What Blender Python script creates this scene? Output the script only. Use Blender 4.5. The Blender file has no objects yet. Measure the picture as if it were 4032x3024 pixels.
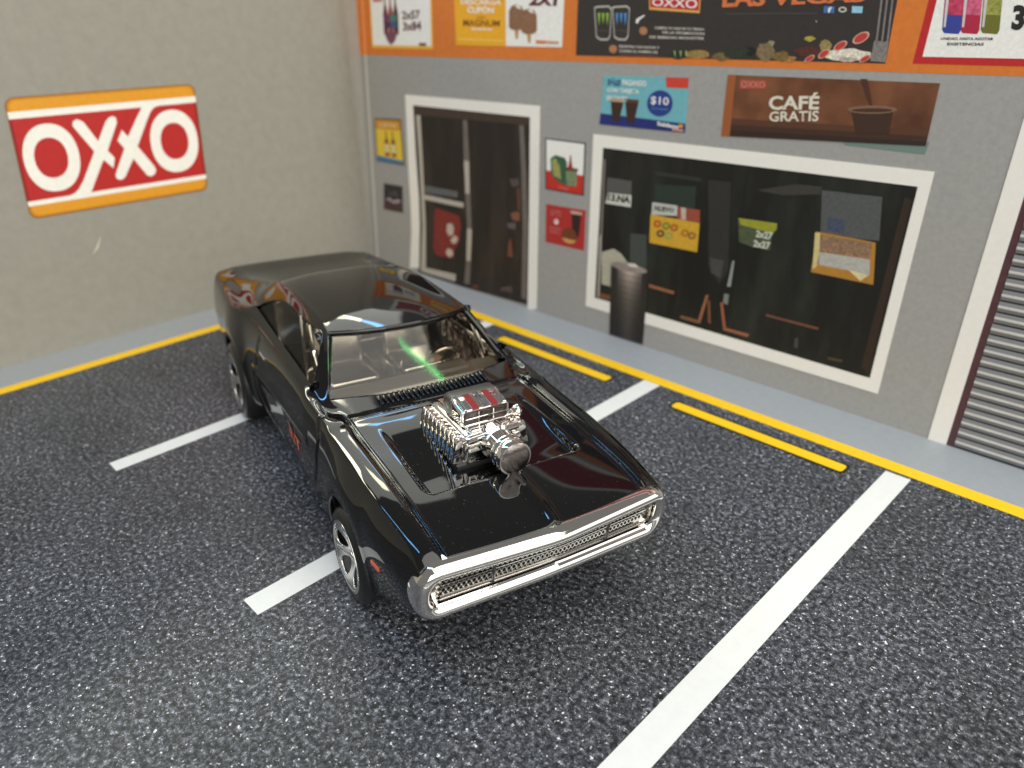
import bpy, bmesh, math, random
import numpy as np
from mathutils import Vector, Matrix
from mathutils.geometry import tessellate_polygon
random.seed(7); np.random.seed(7)
sc = bpy.context.scene
COL = sc.collection
R = math.radians

# ------------------------------------------------------------------ camera
# 1 unit is about 6 mm: a toy car 14 units long in a paper diorama
CAM = Vector((24.51769, -17.02649, 9.0))
cr = Vector((0.71229013, 0.70154299, -0.02191357))
cu = Vector((-0.30185828, 0.33437002, 0.8927924))
cf = Vector((-0.63365949, 0.62931242, -0.44993502))
cam = bpy.data.cameras.new('camera')
cam.sensor_width = 36; cam.lens = 738.2082 / 1024 * 36
cam.clip_start = .1; cam.clip_end = 2000
co = bpy.data.objects.new('camera', cam); COL.objects.link(co)
M = Matrix.Identity(4)
for i in range(3):
    M[i][0], M[i][1], M[i][2], M[i][3] = cr[i], cu[i], -cf[i], CAM[i]
co.matrix_world = M
cam.dof.use_dof = True; cam.dof.focus_distance = 11.6; cam.dof.aperture_fstop = 0.22
sc.camera = co

# ------------------------------------------------------------------ world and lamps (an indoor table top)
w = bpy.data.worlds.new("World"); sc.world = w; w.use_nodes = True
bg = w.node_tree.nodes['Background']; bg.inputs[0].default_value = (1.0, .98, .94, 1); bg.inputs[1].default_value = .18
sc.view_settings.view_transform = 'Standard'; sc.view_settings.look = 'None'
sc.view_settings.exposure = .08; sc.view_settings.gamma = 1

def area(name, loc, target, sx, sy, radiance, color):
    l = bpy.data.lights.new(name, 'AREA'); l.shape = 'RECTANGLE'; l.size = sx; l.size_y = sy
    l.energy = radiance * math.pi * sx * sy; l.color = color
    o = bpy.data.objects.new(name, l); COL.objects.link(o)
    o.location = loc
    d = (Vector(target) - Vector(loc)).normalized()
    o.rotation_euler = d.to_track_quat('-Z', 'Y').to_euler()
    return o
area('ceiling_panel_lamp', (48, -14, 70), (16, -8, 2), 76, 84, 2.9, (1, .975, .92))
area('room_lamp', (80, -58, 36), (10, -4, 4), 90, 56, 2.9, (1, .965, .90))
area('side_fill_lamp', (90, 14, 20), (12, -9, 3), 88, 46, 1.5, (1, .95, .90))  # added fill, not a known window: brightens the bumper chrome and left wall
area('far_window_lamp', (-78, 23, 81), (16, -11, 2), 80, 44, 1.8, (.97, 1, .92))
def tube_lamp(name, A, B, dist, width, radiance, color, o=(15.5, -10, 3)):
    """a strip lamp of the room, from compass direction A to B (azimuth, elevation) as seen from the table"""
    P = [Vector(o) + Vector((math.cos(R(az)) * math.cos(R(el)), math.sin(R(az)) * math.cos(R(el)), math.sin(R(el)))) * dist for az, el in (A, B)]
    mid = (P[0] + P[1]) / 2; ax = (P[1] - P[0]); ln = ax.length; ax.normalize(); nz = (mid - Vector(o)).normalized(); ay = nz.cross(ax).normalized(); nz = ax.cross(ay)
    l = bpy.data.lights.new(name, 'AREA'); l.shape = 'RECTANGLE'; l.size = ln; l.size_y = width; l.energy = radiance * math.pi * ln * width; l.color = color
    ob = bpy.data.objects.new(name, l); COL.objects.link(ob)
    ob.matrix_world = Matrix(((ax.x, ay.x, nz.x, mid.x), (ax.y, ay.y, nz.y, mid.y), (ax.z, ay.z, nz.z, mid.z), (0, 0, 0, 1)))
    return ob
YEL = (1, .97, .72); BLU = (.16, .5, 1)
tube_lamp('tube_lamp', (158, 30), (148, 35.5), 70, 2.2, 15, YEL)
tube_lamp('tube_lamp', (174, 40), (200, 35), 70, 3.6, 22, YEL)
tube_lamp('window_light', (149, 42.5), (154, 42.5), 70, 5, 13, YEL)
tube_lamp('blue_tube_lamp', (147.6, 35.7), (141, 38), 70, 1.8, 13, BLU)
tube_lamp('blue_tube_lamp', (203, 39), (230, 69), 70, 2.6, 24, BLU)
tube_lamp('green_tube_lamp', (33, 66), (47, 52), 70, 1.0, 16, (.08, 1, .22))

# ------------------------------------------------------------------ materials
def lin(c):
    return tuple(((v / 255) / 12.92 if v / 255 <= .04045 else ((v / 255 + .055) / 1.055) ** 2.4) for v in c)
MATS = {}
def mat(name, rgb, rough=.6, metal=0., grain=0., gscale=20., bump=0., coat=0., spec=.5, linear=False):
    if name in MATS: return MATS[name]
    m = bpy.data.materials.new(name); m.use_nodes = True
    nt = m.node_tree; b = nt.nodes['Principled BSDF']
    c = rgb if linear else lin(rgb)
    b.inputs['Base Color'].default_value = (*c, 1)
    b.inputs['Roughness'].default_value = rough; b.inputs['Metallic'].default_value = metal
    b.inputs['Specular IOR Level'].default_value = spec
    b.inputs['Coat Weight'].default_value = coat; b.inputs['Coat Roughness'].default_value = .02
    if grain or bump:
        tc = nt.nodes.new('ShaderNodeTexCoord')
        n = nt.nodes.new('ShaderNodeTexNoise'); n.inputs['Scale'].default_value = gscale; n.inputs['Detail'].default_value = 5
        n.inputs['Roughness'].default_value = .7
        nt.links.new(tc.outputs['Object'], n.inputs['Vector'])
        if grain:
            mr = nt.nodes.new('ShaderNodeMapRange'); mr.inputs[1].default_value = .3; mr.inputs[2].default_value = .7
            mr.inputs[3].default_value = 1 - grain; mr.inputs[4].default_value = 1 + grain
            mx = nt.nodes.new('ShaderNodeVectorMath'); mx.operation = 'SCALE'; mx.inputs[0].default_value = c
            nt.links.new(n.outputs[0], mr.inputs[0]); nt.links.new(mr.outputs[0], mx.inputs['Scale'])
            nt.links.new(mx.outputs[0], b.inputs['Base Color'])
        if bump:
            bp = nt.nodes.new('ShaderNodeBump'); bp.inputs['Strength'].default_value = bump; bp.inputs['Distance'].default_value = .02
            nt.links.new(n.outputs[0], bp.inputs['Height']); nt.links.new(bp.outputs[0], b.inputs['Normal'])
    MATS[name] = m; return m
def ink(rgb, rough=.55):                       # flat print on paper, with the faint mottle of the printer
    return mat('ink_%d_%d_%d' % tuple(rgb), rgb, rough, grain=.10, gscale=14)

# ------------------------------------------------------------------ object helpers
def link(name, me, m=None, parent=None, smooth=False):
    o = bpy.data.objects.new(name, me); COL.objects.link(o)
    if m is not None:
        for mm in (m if isinstance(m, (list, tuple)) else [m]): me.materials.append(mm)
    if parent is not None: o.parent = parent
    if smooth: me.polygons.foreach_set('use_smooth', [True] * len(me.polygons))
    return o
def mesh(name, v, f, m=None, parent=None, smooth=False):
    me = bpy.data.meshes.new(name); me.from_pydata([tuple(p) for p in v], [], f); me.update()
    return link(name, me, m, parent, smooth)
def tag(o, label=None, cat=None, group=None, kind=None):
    if label: o['label'] = label
    if cat: o['category'] = cat
    if group: o['group'] = group
    if kind: o['kind'] = kind
    return o
def empty(name, loc=(0, 0, 0)):
    o = bpy.data.objects.new(name, None); COL.objects.link(o); o.location = loc; o.empty_display_size = .2; return o
def bm_obj(name, bm, m, parent=None, smooth=False, sharp=None):
    bmesh.ops.recalc_face_normals(bm, faces=bm.faces)
    me = bpy.data.meshes.new(name); bm.to_mesh(me); bm.free()
    o = link(name, me, m, parent, smooth)
    if sharp is not None: me.set_sharp_from_angle(angle=R(sharp))
    return o

# ------------------------------------------------------------------ the two walls and the floor as drawing planes
S = 1024 / 4032
LEAN = 0.05522548                                # the shop wall leans back a little
PHI = -0.0099                                    # the floor print is turned a little against the wall
def ray(px, py):                                 # survey: a sight line through a point of the photograph
    return cf + cr * ((px * S - 512) / 738.2082) - cu * ((py * S - 384) / 738.2082)
def XZ(px, py):                                  # ... to wall coordinates on the shop wall
    d = ray(px, py); n = Vector((0, 1, -LEAN)); t = -(n @ CAM) / (n @ d); P = CAM + d * t
    return (P.x, P.z)
def YZ(px, py):                                  # ... to wall coordinates on the left wall
    d = ray(px, py); t = -CAM.x / d.x; P = CAM + d * t
    return (P.y, P.z)
WN = Vector((0, -1, LEAN)).normalized()          # wall normal, towards the room
def shop(X, Z, off=0.): return Vector((X, LEAN * Z, Z)) + WN * off
def left(y, z, off=0.): return Vector((off, y, z))
def floor(u, v, off=0.):
    c, s = math.cos(PHI), math.sin(PHI)
    return Vector((c * u + s * v, s * u - c * v, off))
LAY = .006
def sheet(name, loops, m, plane=shop, layer=1, parent=None, thick=0.):
    """a flat printed shape (outer loop, then holes) lying on one of the planes; thick > 0 gives the card its edge"""
    if not isinstance(loops[0][0], (tuple, list)): loops = [loops]
    off = layer * LAY
    pts = [plane(a, b, off) for L in loops for (a, b) in L]
    tris = tessellate_polygon([[Vector((a, b, 0)) for (a, b) in L] for L in loops])
    v = list(pts); f = [tuple(t) for t in tris]
    n = (plane(0, 0, 1) - plane(0, 0, 0))
    # make the faces look at the room
    out = []
    for t in f:
        a, b, c = (v[i] for i in t)
        out.append(t if (b - a).cross(c - a).dot(n) > 0 else t[::-1])
    f = out
    if thick:
        base = len(v); v += [plane(a, b, off - thick) for L in loops for (a, b) in L]; k = 0
        for L in loops:
            N = len(L)
            for i in range(N):
                j = (i + 1) % N; f.append((k + i, k + j, base + k + j, base + k + i))
            k += N
    return mesh(name, v, f, m, parent)
def rect(a0, b0, a1, b1): return [(a0, b0), (a1, b0), (a1, b1), (a0, b1)]
def quadpx(*pts): return [XZ(*p) for p in pts]
def c1(x, y): return XZ(1300 + x * .63291, y * .63291)              # surveyed detail crops
def c2(x, y): return XZ(2632 + x * .63291, y * .63291)
def c3(x, y): return XZ(2200 + x * .67812, 450 + y * .67812)
def c5(x, y): return XZ(1400 + x * .54259, 350 + y * .54259)
def ell(ca, cb, ra, rb, n=28, a0=0, a1=2 * math.pi, rot=0):
    o = []
    for k in range(n):
        t = a0 + (a1 - a0) * k / (n if a1 - a0 > 6.28 else n - 1)
        x, y = ra * math.cos(t), rb * math.sin(t)
        o.append((ca + x * math.cos(rot) - y * math.sin(rot), cb + x * math.sin(rot) + y * math.cos(rot)))
    return o
def stroke(pts, wd):                             # a ribbon along a polyline
    pts = [Vector(p) for p in pts]; l, r = [], []
    for i, p in enumerate(pts):
        d = (pts[min(i + 1, len(pts) - 1)] - pts[max(i - 1, 0)]).normalized(); n = Vector((-d.y, d.x)) * wd / 2
        l.append(tuple(p + n)); r.append(tuple(p - n))
    return l + r[::-1]
def bil(q, u, v):                                # a point of a quadrilateral TL, TR, BR, BL
    a = Vector(q[0]).lerp(Vector(q[1]), u); b = Vector(q[3]).lerp(Vector(q[2]), u)
    return tuple(a.lerp(b, v))
def text(name, s, q, m, plane=shop, layer=3, parent=None, bold=.0, offv=None):
    """lettering set into the quadrilateral q (TL, TR, BR, BL) of a plane"""
    cu_ = bpy.data.curves.new(name, 'FONT'); cu_.body = s; cu_.size = 1; cu_.offset = bold; cu_.resolution_u = 3
    t = bpy.data.objects.new(name, cu_); COL.objects.link(t)
    dg = bpy.context.evaluated_depsgraph_get()
    me = bpy.data.meshes.new_from_object(t.evaluated_get(dg)); bpy.data.objects.remove(t); bpy.data.curves.remove(cu_)
    co_ = np.array([v.co[:2] for v in me.vertices]); lo, hi = co_.min(0), co_.max(0)
    n = plane(0, 0, 1) - plane(0, 0, 0)
    for v in me.vertices:
        u, vv = (v.co.x - lo[0]) / (hi[0] - lo[0]), 1 - (v.co.y - lo[1]) / (hi[1] - lo[1])
        a, b = bil(q, u, vv); v.co = plane(a, b, layer * LAY)
    me.materials.clear(); me.name = name
    return link(name, me, m, parent)

# ------------------------------------------------------------------ floor
def asphalt_mat():
    m = bpy.data.materials.new('printed_asphalt'); m.use_nodes = True; nt = m.node_tree; b = nt.nodes['Principled BSDF']
    tc = nt.nodes.new('ShaderNodeTexCoord')
    def noise(scale, detail, rough):
        n = nt.nodes.new('ShaderNodeTexNoise'); n.inputs['Scale'].default_value = scale; n.inputs['Detail'].default_value = detail
        n.inputs['Roughness'].default_value = rough; nt.links.new(tc.outputs['Object'], n.inputs['Vector']); return n
    def ramp(src, stops):
        r = nt.nodes.new('ShaderNodeValToRGB'); nt.links.new(src.outputs[0], r.inputs[0])
        e = r.color_ramp.elements
        while len(e) < len(stops): e.new(.5)
        for el, (p, c) in zip(e, stops): el.position = p; el.color = (*c, 1)
        return r
    n1 = noise(11, 7, .82); n2 = noise(15, 3, .6); n4 = noise(6, 5, .75); n3 = noise(.35, 3, .5)
    g = lambda v, t=1.: (v * .93, v * .985, v * 1.12 * t)
    r1 = ramp(n1, [(.37, g(.005)), (.47, g(.024)), (.545, g(.085)), (.61, g(.24)), (.69, g(.66))])
    r2 = ramp(n2, [(.615, (0, 0, 0)), (.65, (.18, .18, .185)), (.69, (.7, .7, .7))])
    r4 = ramp(n4, [(.645, (0, 0, 0)), (.665, (.3, .3, .305)), (.69, (.8, .8, .8))])
    r3 = ramp(n3, [(.3, (.9, .9, .9)), (.7, (1.3, 1.3, 1.33))])
    ad0 = nt.nodes.new('ShaderNodeVectorMath'); ad0.operation = 'ADD'
    nt.links.new(r1.outputs[0], ad0.inputs[0]); nt.links.new(r2.outputs[0], ad0.inputs[1])
    ad = nt.nodes.new('ShaderNodeVectorMath'); ad.operation = 'ADD'
    nt.links.new(ad0.outputs[0], ad.inputs[0]); nt.links.new(r4.outputs[0], ad.inputs[1])
    mu = nt.nodes.new('ShaderNodeVectorMath'); mu.operation = 'MULTIPLY'
    nt.links.new(ad.outputs[0], mu.inputs[0]); nt.links.new(r3.outputs[0], mu.inputs[1])
    nt.links.new(mu.outputs[0], b.inputs['Base Color'])
    b.inputs['Roughness'].default_value = .42; b.inputs['Specular IOR Level'].default_value = .35
    return m
white_print = mat('white_paper_print', (226, 227, 224), .5, grain=.035, gscale=5)
yellow_print = mat('yellow_paper_print', (247, 199, 20), .5, grain=.06, gscale=9)
kerb_grey = mat('pavement_print', (154, 159, 163), .5, grain=.06, gscale=5)
asphalt = sheet('asphalt', rect(-2, -2, 26, 34), asphalt_mat(), floor, 0); tag(asphalt, kind='structure')
# pavements along the two walls meet at the corner without overlapping
tag(sheet('pavement', [(-1.2, -.8), (25.8, -.8), (25.8, 1.3206), (1.6624, 1.3206), (1.6624, 34), (-1.2, 34)], kerb_grey, floor, .7), kind='structure')
LI, LO, RI, RO = 1.6624, 2.0816, 1.3206, 1.6989
tag(sheet('kerb_line', [(LI, RI), (25.8, RI), (25.8, RO), (LO, RO), (LO, 34), (LI, 34)], yellow_print, floor, .7), kind='structure')
for a0, a1, b0, b1 in ((7.965, 8.4288, RO + .01, 13.4), (14.3565, 14.8698, RO + .01, 13.35), (20.7587, 21.2731, 1.793, 20)):
    tag(sheet('parking_line', rect(a0, b0, a1, b1), white_print, floor, .7), kind='structure')
def rrect(a0, b0, a1, b1, r, n=5):
    o = []
    for (cx, cy, s) in ((a1 - r, b1 - r, 0), (a0 + r, b1 - r, 90), (a0 + r, b0 + r, 180), (a1 - r, b0 + r, 270)):
        for k in range(n + 1):
            t = R(s + 90 * k / n); o.append((cx + r * math.cos(t), cy + r * math.sin(t)))
    return o
dark_print = mat('dark_print_outline', (18, 18, 20), .5)
for a0, a1 in ((3.0, 7.25), (9.3682, 13.6337), (15.7315, 20.0981)):
    tag(sheet('bay_dash_outline', rrect(a0 - .06, 2.11, a1 + .06, 2.56, .1), dark_print, floor, .5), kind='structure')
    tag(sheet('bay_dash_line', rrect(a0, 2.17, a1, 2.49, .08), yellow_print, floor, .8), kind='structure')

# ------------------------------------------------------------------ walls
wall_grey = mat('grey_wall_print', (160, 158, 153), .8, grain=.08, gscale=9, spec=.2)
left_grey = mat('left_wall_print', (153, 150, 140), .85, grain=.07, gscale=3, spec=.15)
CX = -.67
def slab(name, loop, m, plane, thick):
    o = sheet(name, loop, m, plane, 0, None, thick); tag(o, kind='structure'); return o
slab('shop_wall', rect(CX, -.02, 25.8, 12.6), wall_grey, shop, .12)
def left_x(y): return CX * math.exp(min(0, y) / 1.3)              # the card bends round into the fold at the corner
ys = [.9, .5, .2, 0, -.2, -.4, -.7, -1, -1.5, -2, -2.6, -3.4, -4.5, -6] + [-8 - 2 * k for k in range(14)]
def lx(y): return left_x(y) if y <= 0 else CX
v = []; f = []
for off in (0., -.12):                           # the printed face and the back of the card
    k0 = len(v)
    for i, y in enumerate(ys):
        for z in (-.02, 12.6): v.append((lx(y) + off, y, z))
        if i:
            q_ = (k0 + 2 * i - 2, k0 + 2 * i - 1, k0 + 2 * i + 1, k0 + 2 * i); f.append(q_ if off else q_[::-1])
k0 = len(v)
for i, y in enumerate(ys):                       # its cut top edge
    v += [(lx(y), y, 12.6), (lx(y) - .12, y, 12.6)]
    if i: f.append((k0 + 2 * i - 2, k0 + 2 * i - 1, k0 + 2 * i + 1, k0 + 2 * i))
lw = mesh('left_wall', v, f, left_grey, None, True); tag(lw, kind='structure')
# light ridge of the folded paper edge on the shop wall
fold_mat = mat('worn_fold', (205, 200, 190), .6, grain=.08, gscale=8)
tag(sheet('paper_fold', rect(-.37, 0, -.25, 7.70), fold_mat, shop, .6), kind='structure')

ORANGE = mat('orange_print', (216, 120, 46), .55, grain=.08, gscale=6)
BAND0 = 7.7044
fascia = sheet('fascia_band', rect(CX, BAND0, 25.8, 10.4), ORANGE, shop, .6)
tag(fascia, 'long orange band printed across the top of the shop wall, posters on it', 'fascia')
sheet('fold_line', rect(-.37, BAND0, -.25, 10.4), mat('orange_fold', (246, 150, 90), .6), shop, .9, fascia)

# ---- the red shop sign band above the fascia (seen only in reflections)
red_ink = ink((150, 22, 24)); white_ink = ink((240, 238, 230)); amber_ink = ink((222, 150, 30))
top = sheet('shop_sign', rect(1, 10.55, 25, 12.45), white_ink, shop, .6)
tag(top, 'wide white and red shop name sign above the orange band', 'sign')
sheet('red_field', rect(1.3, 10.8, 24.7, 12.2), red_ink, shop, 1.2, top)
text('lettering', 'OXXO', [(3.6, 12.0), (7.6, 12.0), (7.6, 11.0), (3.6, 11.0)], white_ink, shop, 2, top, .04)

# ------------------------------------------------------------------ the logo sign on the left wall
SG = [YZ(11, 386), YZ(764, 329), YZ(820, 747), YZ(120, 865)]
def sign_plane(u, v, off=0.):
    y, z = bil(SG, u, 1 - v); return left(y, z, off)
def sgn(name, loops, m, layer, parent): return sheet(name, loops, m, sign_plane, layer, parent)
def clip_round(u0, v0, u1, v1):                  # rounded card outline, 5 : 3.2
    o = []
    ru, rv = .045, .075
    for (cx, cy, s) in ((u1 - ru, v1 - rv, 0), (u0 + ru, v1 - rv, 90), (u0 + ru, v0 + rv, 180), (u1 - ru, v0 + rv, 270)):
        for k in range(8):
            t = R(s + 90 * k / 7); o.append((cx + ru * math.cos(t), cy + rv * math.sin(t)))
    return o
def sign_amber():
    m = bpy.data.materials.new('amber_sign_print'); m.use_nodes = True; nt = m.node_tree; b = nt.nodes['Principled BSDF']
    b.inputs['Base Color'].default_value = (*lin((222, 152, 30)), 1); b.inputs['Roughness'].default_value = .5
    return m
sign = sheet('logo_sign', clip_round(0, 0, 1, 1), mat('brown_sign_rim', (140, 92, 24), .5, grain=.1, gscale=6), sign_plane, 1, None, .006)
tag(sign, 'red and amber logo sign with white lettering on the left wall', 'sign')
def cap(u0, v0, u1, v1, topside):
    ru, rv = .04, .068; o = []
    if topside: cs = ((u1 - ru, v1 - rv, 0), (u0 + ru, v1 - rv, 90)); tail = [(u0, v0), (u1, v0)]
    else: cs = ((u0 + ru, v0 + rv, 180), (u1 - ru, v0 + rv, 270)); tail = [(u1, v1), (u0, v1)]
    for (cx, cy, s) in cs:
        for k in range(8):
            t = R(s + 90 * k / 7); o.append((cx + ru * math.cos(t), cy + rv * math.sin(t)))
    return o + tail
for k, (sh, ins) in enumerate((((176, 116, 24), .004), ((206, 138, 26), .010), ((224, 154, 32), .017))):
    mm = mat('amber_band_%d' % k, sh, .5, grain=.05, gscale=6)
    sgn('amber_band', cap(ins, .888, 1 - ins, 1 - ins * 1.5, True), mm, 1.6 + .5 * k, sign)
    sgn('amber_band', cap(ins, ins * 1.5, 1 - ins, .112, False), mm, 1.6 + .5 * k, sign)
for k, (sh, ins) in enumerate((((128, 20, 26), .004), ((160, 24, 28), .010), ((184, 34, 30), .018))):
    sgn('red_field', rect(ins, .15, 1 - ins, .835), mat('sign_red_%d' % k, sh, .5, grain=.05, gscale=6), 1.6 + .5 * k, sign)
sw = mat('sign_white', (243, 240, 230), .5, grain=.04, gscale=6)
sgn('white_stripe', rect(.004, .832, .996, .888), sw, 3.4, sign)
sgn('white_stripe', rect(.004, .112, .996, .153), sw, 3.4, sign)
def squ(cu_, cv, ru, rv, n=40, p=2.15):
    o = []
    for k in range(n):
        t = 2 * math.pi * k / n; c, s = math.cos(t), math.sin(t)
        o.append((cu_ + ru * math.copysign(abs(c) ** (2 / p), c), cv + rv * math.copysign(abs(s) ** (2 / p), s)))
    return o
sgn('letter', [squ(.1655, .489, .1365, .284), squ(.1625, .490, .0815, .168)], sw, 3.6, sign)
sgn('letter', [squ(.8345, .5015, .141, .286), squ(.8345, .5035, .0825, .166)], sw, 3.6, sign)
sgn('letter', [(.340, .772), (.322, .784), (.303, .768), (.296, .738), (.303, .712), (.384, .494), (.466, .334), (.482, .423), (.446, .506), (.420, .556), (.356, .752)], sw, 3.6, sign)
sgn('letter', [(.487, .770), (.508, .782), (.526, .765), (.527, .722), (.457, .509), (.406, .378), (.325, .150), (.21, .150), (.243, .168), (.268, .200), (.300, .270), (.383, .503), (.415, .592), (.466, .735)], sw, 3.8, sign)
sgn('letter', [(.672, .835), (.665, .805), (.648, .770), (.572, .588), (.543, .492), (.472, .281), (.470, .248), (.483, .226), (.503, .222), (.520, .240), (.585, .401), (.617, .498), (.700, .735), (.722, .790), (.745, .822), (.78, .835)], sw, 3.8, sign)
sgn('letter', [(.546, .655), (.576, .587), (.617, .498), (.694, .300), (.700, .262), (.689, .228), (.668, .212), (.645, .226), (.584, .391), (.543, .492), (.514, .568)], sw, 3.6, sign)
# small worn scuff in the card below it
sc_pts = [YZ(398, 926), YZ(388, 975), YZ(362, 1005), YZ(378, 975)]
tag(sheet('paper_scuff', sc_pts, mat('scuff', (206, 199, 184), .6), left, 1), 'small pale scuff torn in the left wall below the logo sign', 'scuff')

# ------------------------------------------------------------------ posters on the fascia
def poster(name, q, m, label, cat='poster', layer=1.4, thick=.012, border=None, bw=.05):
    o = sheet(name, q, m, shop, layer, None, thick); tag(o, label, cat); o['group'] = 'printed posters on the shop wall'
    return o
def inset(q, d):
    c = Vector((sum(p[0] for p in q) / 4, sum(p[1] for p in q) / 4)); o = []
    for p in q:
        v_ = Vector(p) - c; o.append((c.x + v_.x - math.copysign(d, v_.x), c.y + v_.y - math.copysign(d, v_.y)))
    return o
maroon = ink((96, 26, 44)); brown = ink((126, 82, 52)); dkbrown = ink((70, 42, 28)); black_ink = ink((38, 32, 30)); navy = ink((30, 44, 112))
bx0, bz0 = XZ(1466, 188); bx1 = XZ(1705, 194)[0]
p = poster('beer_poster', rect(bx0, bz0, bx1, 10.1), ink((240, 184, 60)), 'white poster with yellow edge, three bottles and prices, nearest the wall corner')
sheet('white_field', rect(bx0 + .07, bz0 + .09, bx1 - .07, 10.0), white_ink, shop, 2, p)
for k, (dx, c) in enumerate(((0, (110, 38, 40)), (.24, (150, 52, 44)), (.47, (84, 30, 34)))):
    X0, Z0 = c1(338, 215); X0 += dx * 1.25
    sheet('bottle', [(X0, Z0), (X0 + .26, Z0), (X0 + .27, Z0 + .65), (X0 + .17, Z0 + .95), (X0 + .16, Z0 + 1.35), (X0 + .09, Z0 + 1.35), (X0 + .08, Z0 + .95), (X0 - .01, Z0 + .65)], ink(c), shop, 2.6, p)
X0, Z0 = c1(338, 215)
for k, c in enumerate(((86, 40, 74), (60, 90, 130), (110, 60, 110), (70, 130, 110))):
    sheet('label', rect(X0 + .02 + (k % 2) * .38, Z0 + .2 + .22 * (k // 2), X0 + .38 + (k % 2) * .38, Z0 + .4 + .22 * (k // 2)), ink(c), shop, 3, p)
sheet('ice_bucket', [(X0 - .02, Z0 + .1), (X0 + .8, Z0 + .1), (X0 + .62, Z0 - .2), (X0 + .38, Z0 - .34), (X0 + .18, Z0 - .2)], ink((120, 74, 92)), shop, 3, p)
text('lettering', '2x57', [c1(450, 70), c1(560, 62), c1(562, 118), c1(450, 122)], maroon, shop, 3, p, .03)
text('lettering', '3x84', [c1(455, 138), c1(568, 130), c1(570, 188), c1(455, 192)], maroon, shop, 3, p, .03)
sheet('small_print', rect(*c1(555, 284), *c1(600, 268)), maroon, shop, 3, p)
sheet('small_print', rect(*c1(268, 12), *c1(325, -10)), ink((200, 110, 100)), shop, 3, p)

q = [c1(770, -130), c1(1452, -130), c1(1443, 294), c1(786, 280)]
zt = 10.1; q = [(XZ(1786, 0)[0], zt), (XZ(2222, 0)[0], zt), XZ(2213, 186), XZ(1797, 177)]
p = poster('ice_cream_poster', q, white_ink, 'half yellow, half white poster with two brown ice lollies and a 2X1 offer')
mid_t = (XZ(1990, 0)[0], zt); mid_b = XZ(1993, 183)
sheet('yellow_half', [q[0], mid_t, mid_b, q[3]], ink((238, 172, 34)), shop, 2, p)
text('lettering', 'DESCARGA', [c1(815, -8), c1(1068, 0), c1(1066, 32), c1(815, 28)], white_ink, shop, 3, p, .02)
text('lettering', 'CUPÓN', [c1(856, 30), c1(1022, 36), c1(1020, 84), c1(856, 82)], white_ink, shop, 3, p, .03)
text('lettering', 'con', [c1(915, 100), c1(965, 102), c1(965, 116), c1(915, 114)], ink((120, 70, 20)), shop, 3, p)
text('lettering', 'MAGNUM', [c1(830, 120), c1(1058, 126), c1(1056, 165), c1(830, 162)], ink((120, 72, 22)), shop, 3, p, .02)
sheet('rule', [c1(880, 176), c1(1012, 181), c1(1012, 188), c1(880, 183)], white_ink, shop, 3, p)
sheet('pale_band', [c1(800, 236), c1(1080, 250), c1(1080, 262), c1(800, 250)], ink((244, 196, 80)), shop, 3, p)
text('lettering', '2X1', [c1(1250, -40), c1(1418, -32), c1(1410, 36), c1(1238, 34)], maroon, shop, 3, p, .05)
for (cx_, cy_) in ((1160, 110), (1238, 135)):
    a, b = c1(cx_, cy_); bb = [c1(cx_ - 46, cy_ + 60), c1(cx_ - 46, cy_ - 40), c1(cx_ - 30, cy_ - 72), c1(cx_, cy_ - 84), c1(cx_ + 34, cy_ - 70), c1(cx_ + 50, cy_ - 36), c1(cx_ + 50, cy_ + 58), c1(cx_ + 28, cy_ + 76), c1(cx_ - 26, cy_ + 76)]
    sheet('ice_lolly', bb, mat('lolly_chocolate', (140, 100, 72), .6, grain=.45, gscale=22), shop, 2.6 + .3 * (cx_ > 1200), p)
    sheet('lolly_stick', [c1(cx_ - 12, cy_ + 74), c1(cx_ + 14, cy_ + 76), c1(cx_ + 10, cy_ + 132), c1(cx_ - 4, cy_ + 130)], ink((190, 140, 96)), shop, 2.4, p)
    sheet('bite', [c1(cx_ - 10, cy_ - 76), c1(cx_ + 16, cy_ - 80), c1(cx_ + 34, cy_ - 52), c1(cx_ + 10, cy_ - 56)], ink((236, 226, 206)), shop, 3.2, p)
sheet('small_print', [c1(1282, 250), c1(1345, 252), c1(1345, 272), c1(1282, 270)], ink((220, 120, 60)), shop, 3, p)
sheet('small_print', [c1(1348, 254), c1(1425, 258), c1(1425, 274), c1(1348, 270)], ink((200, 150, 120)), shop, 3, p)

q = [(XZ(2275, 0)[0], zt), (XZ(3530, 0)[0], zt), XZ(3486, 250), XZ(2268, 218)]
p = poster('food_banner', q, mat('black_banner', (52, 46, 42), .55, grain=.12, gscale=8), 'wide black banner with drink glasses, orange lettering and food along its foot')
for cx_, col in ((1700, (150, 190, 70)), (1812, (80, 150, 210))):
    o_ = [c1(cx_ - 56, 45), c1(cx_ - 40, 38), c1(cx_ + 36, 34), c1(cx_ + 54, 50), c1(cx_ + 46, 225), c1(cx_ + 30, 252), c1(cx_ - 20, 250), c1(cx_ - 44, 232)]
    c_ = Vector((sum(a for a, b in o_) / 8, sum(b for a, b in o_) / 8))
    i_ = [tuple(c_ + (Vector(t) - c_) * .90) for t in o_]
    sheet('glass_outline', [o_, i_], ink((190, 186, 176)), shop, 2.4, p)
    for k in range(3):
        x = cx_ - 26 + 26 * k
        sheet('claw_mark', [c1(x - 7, 82), c1(x + 8, 80), c1(x + 5, 120), c1(x + 1, 160 - 12 * (k == 1)), c1(x - 4, 118)], ink(col), shop, 2.4, p)
    sheet('glass_line', [c1(cx_ - 48, 186), c1(cx_ + 48, 190), c1(cx_ + 48, 194), c1(cx_ - 48, 190)], ink((90, 86, 80)), shop, 2.4, p)
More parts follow.
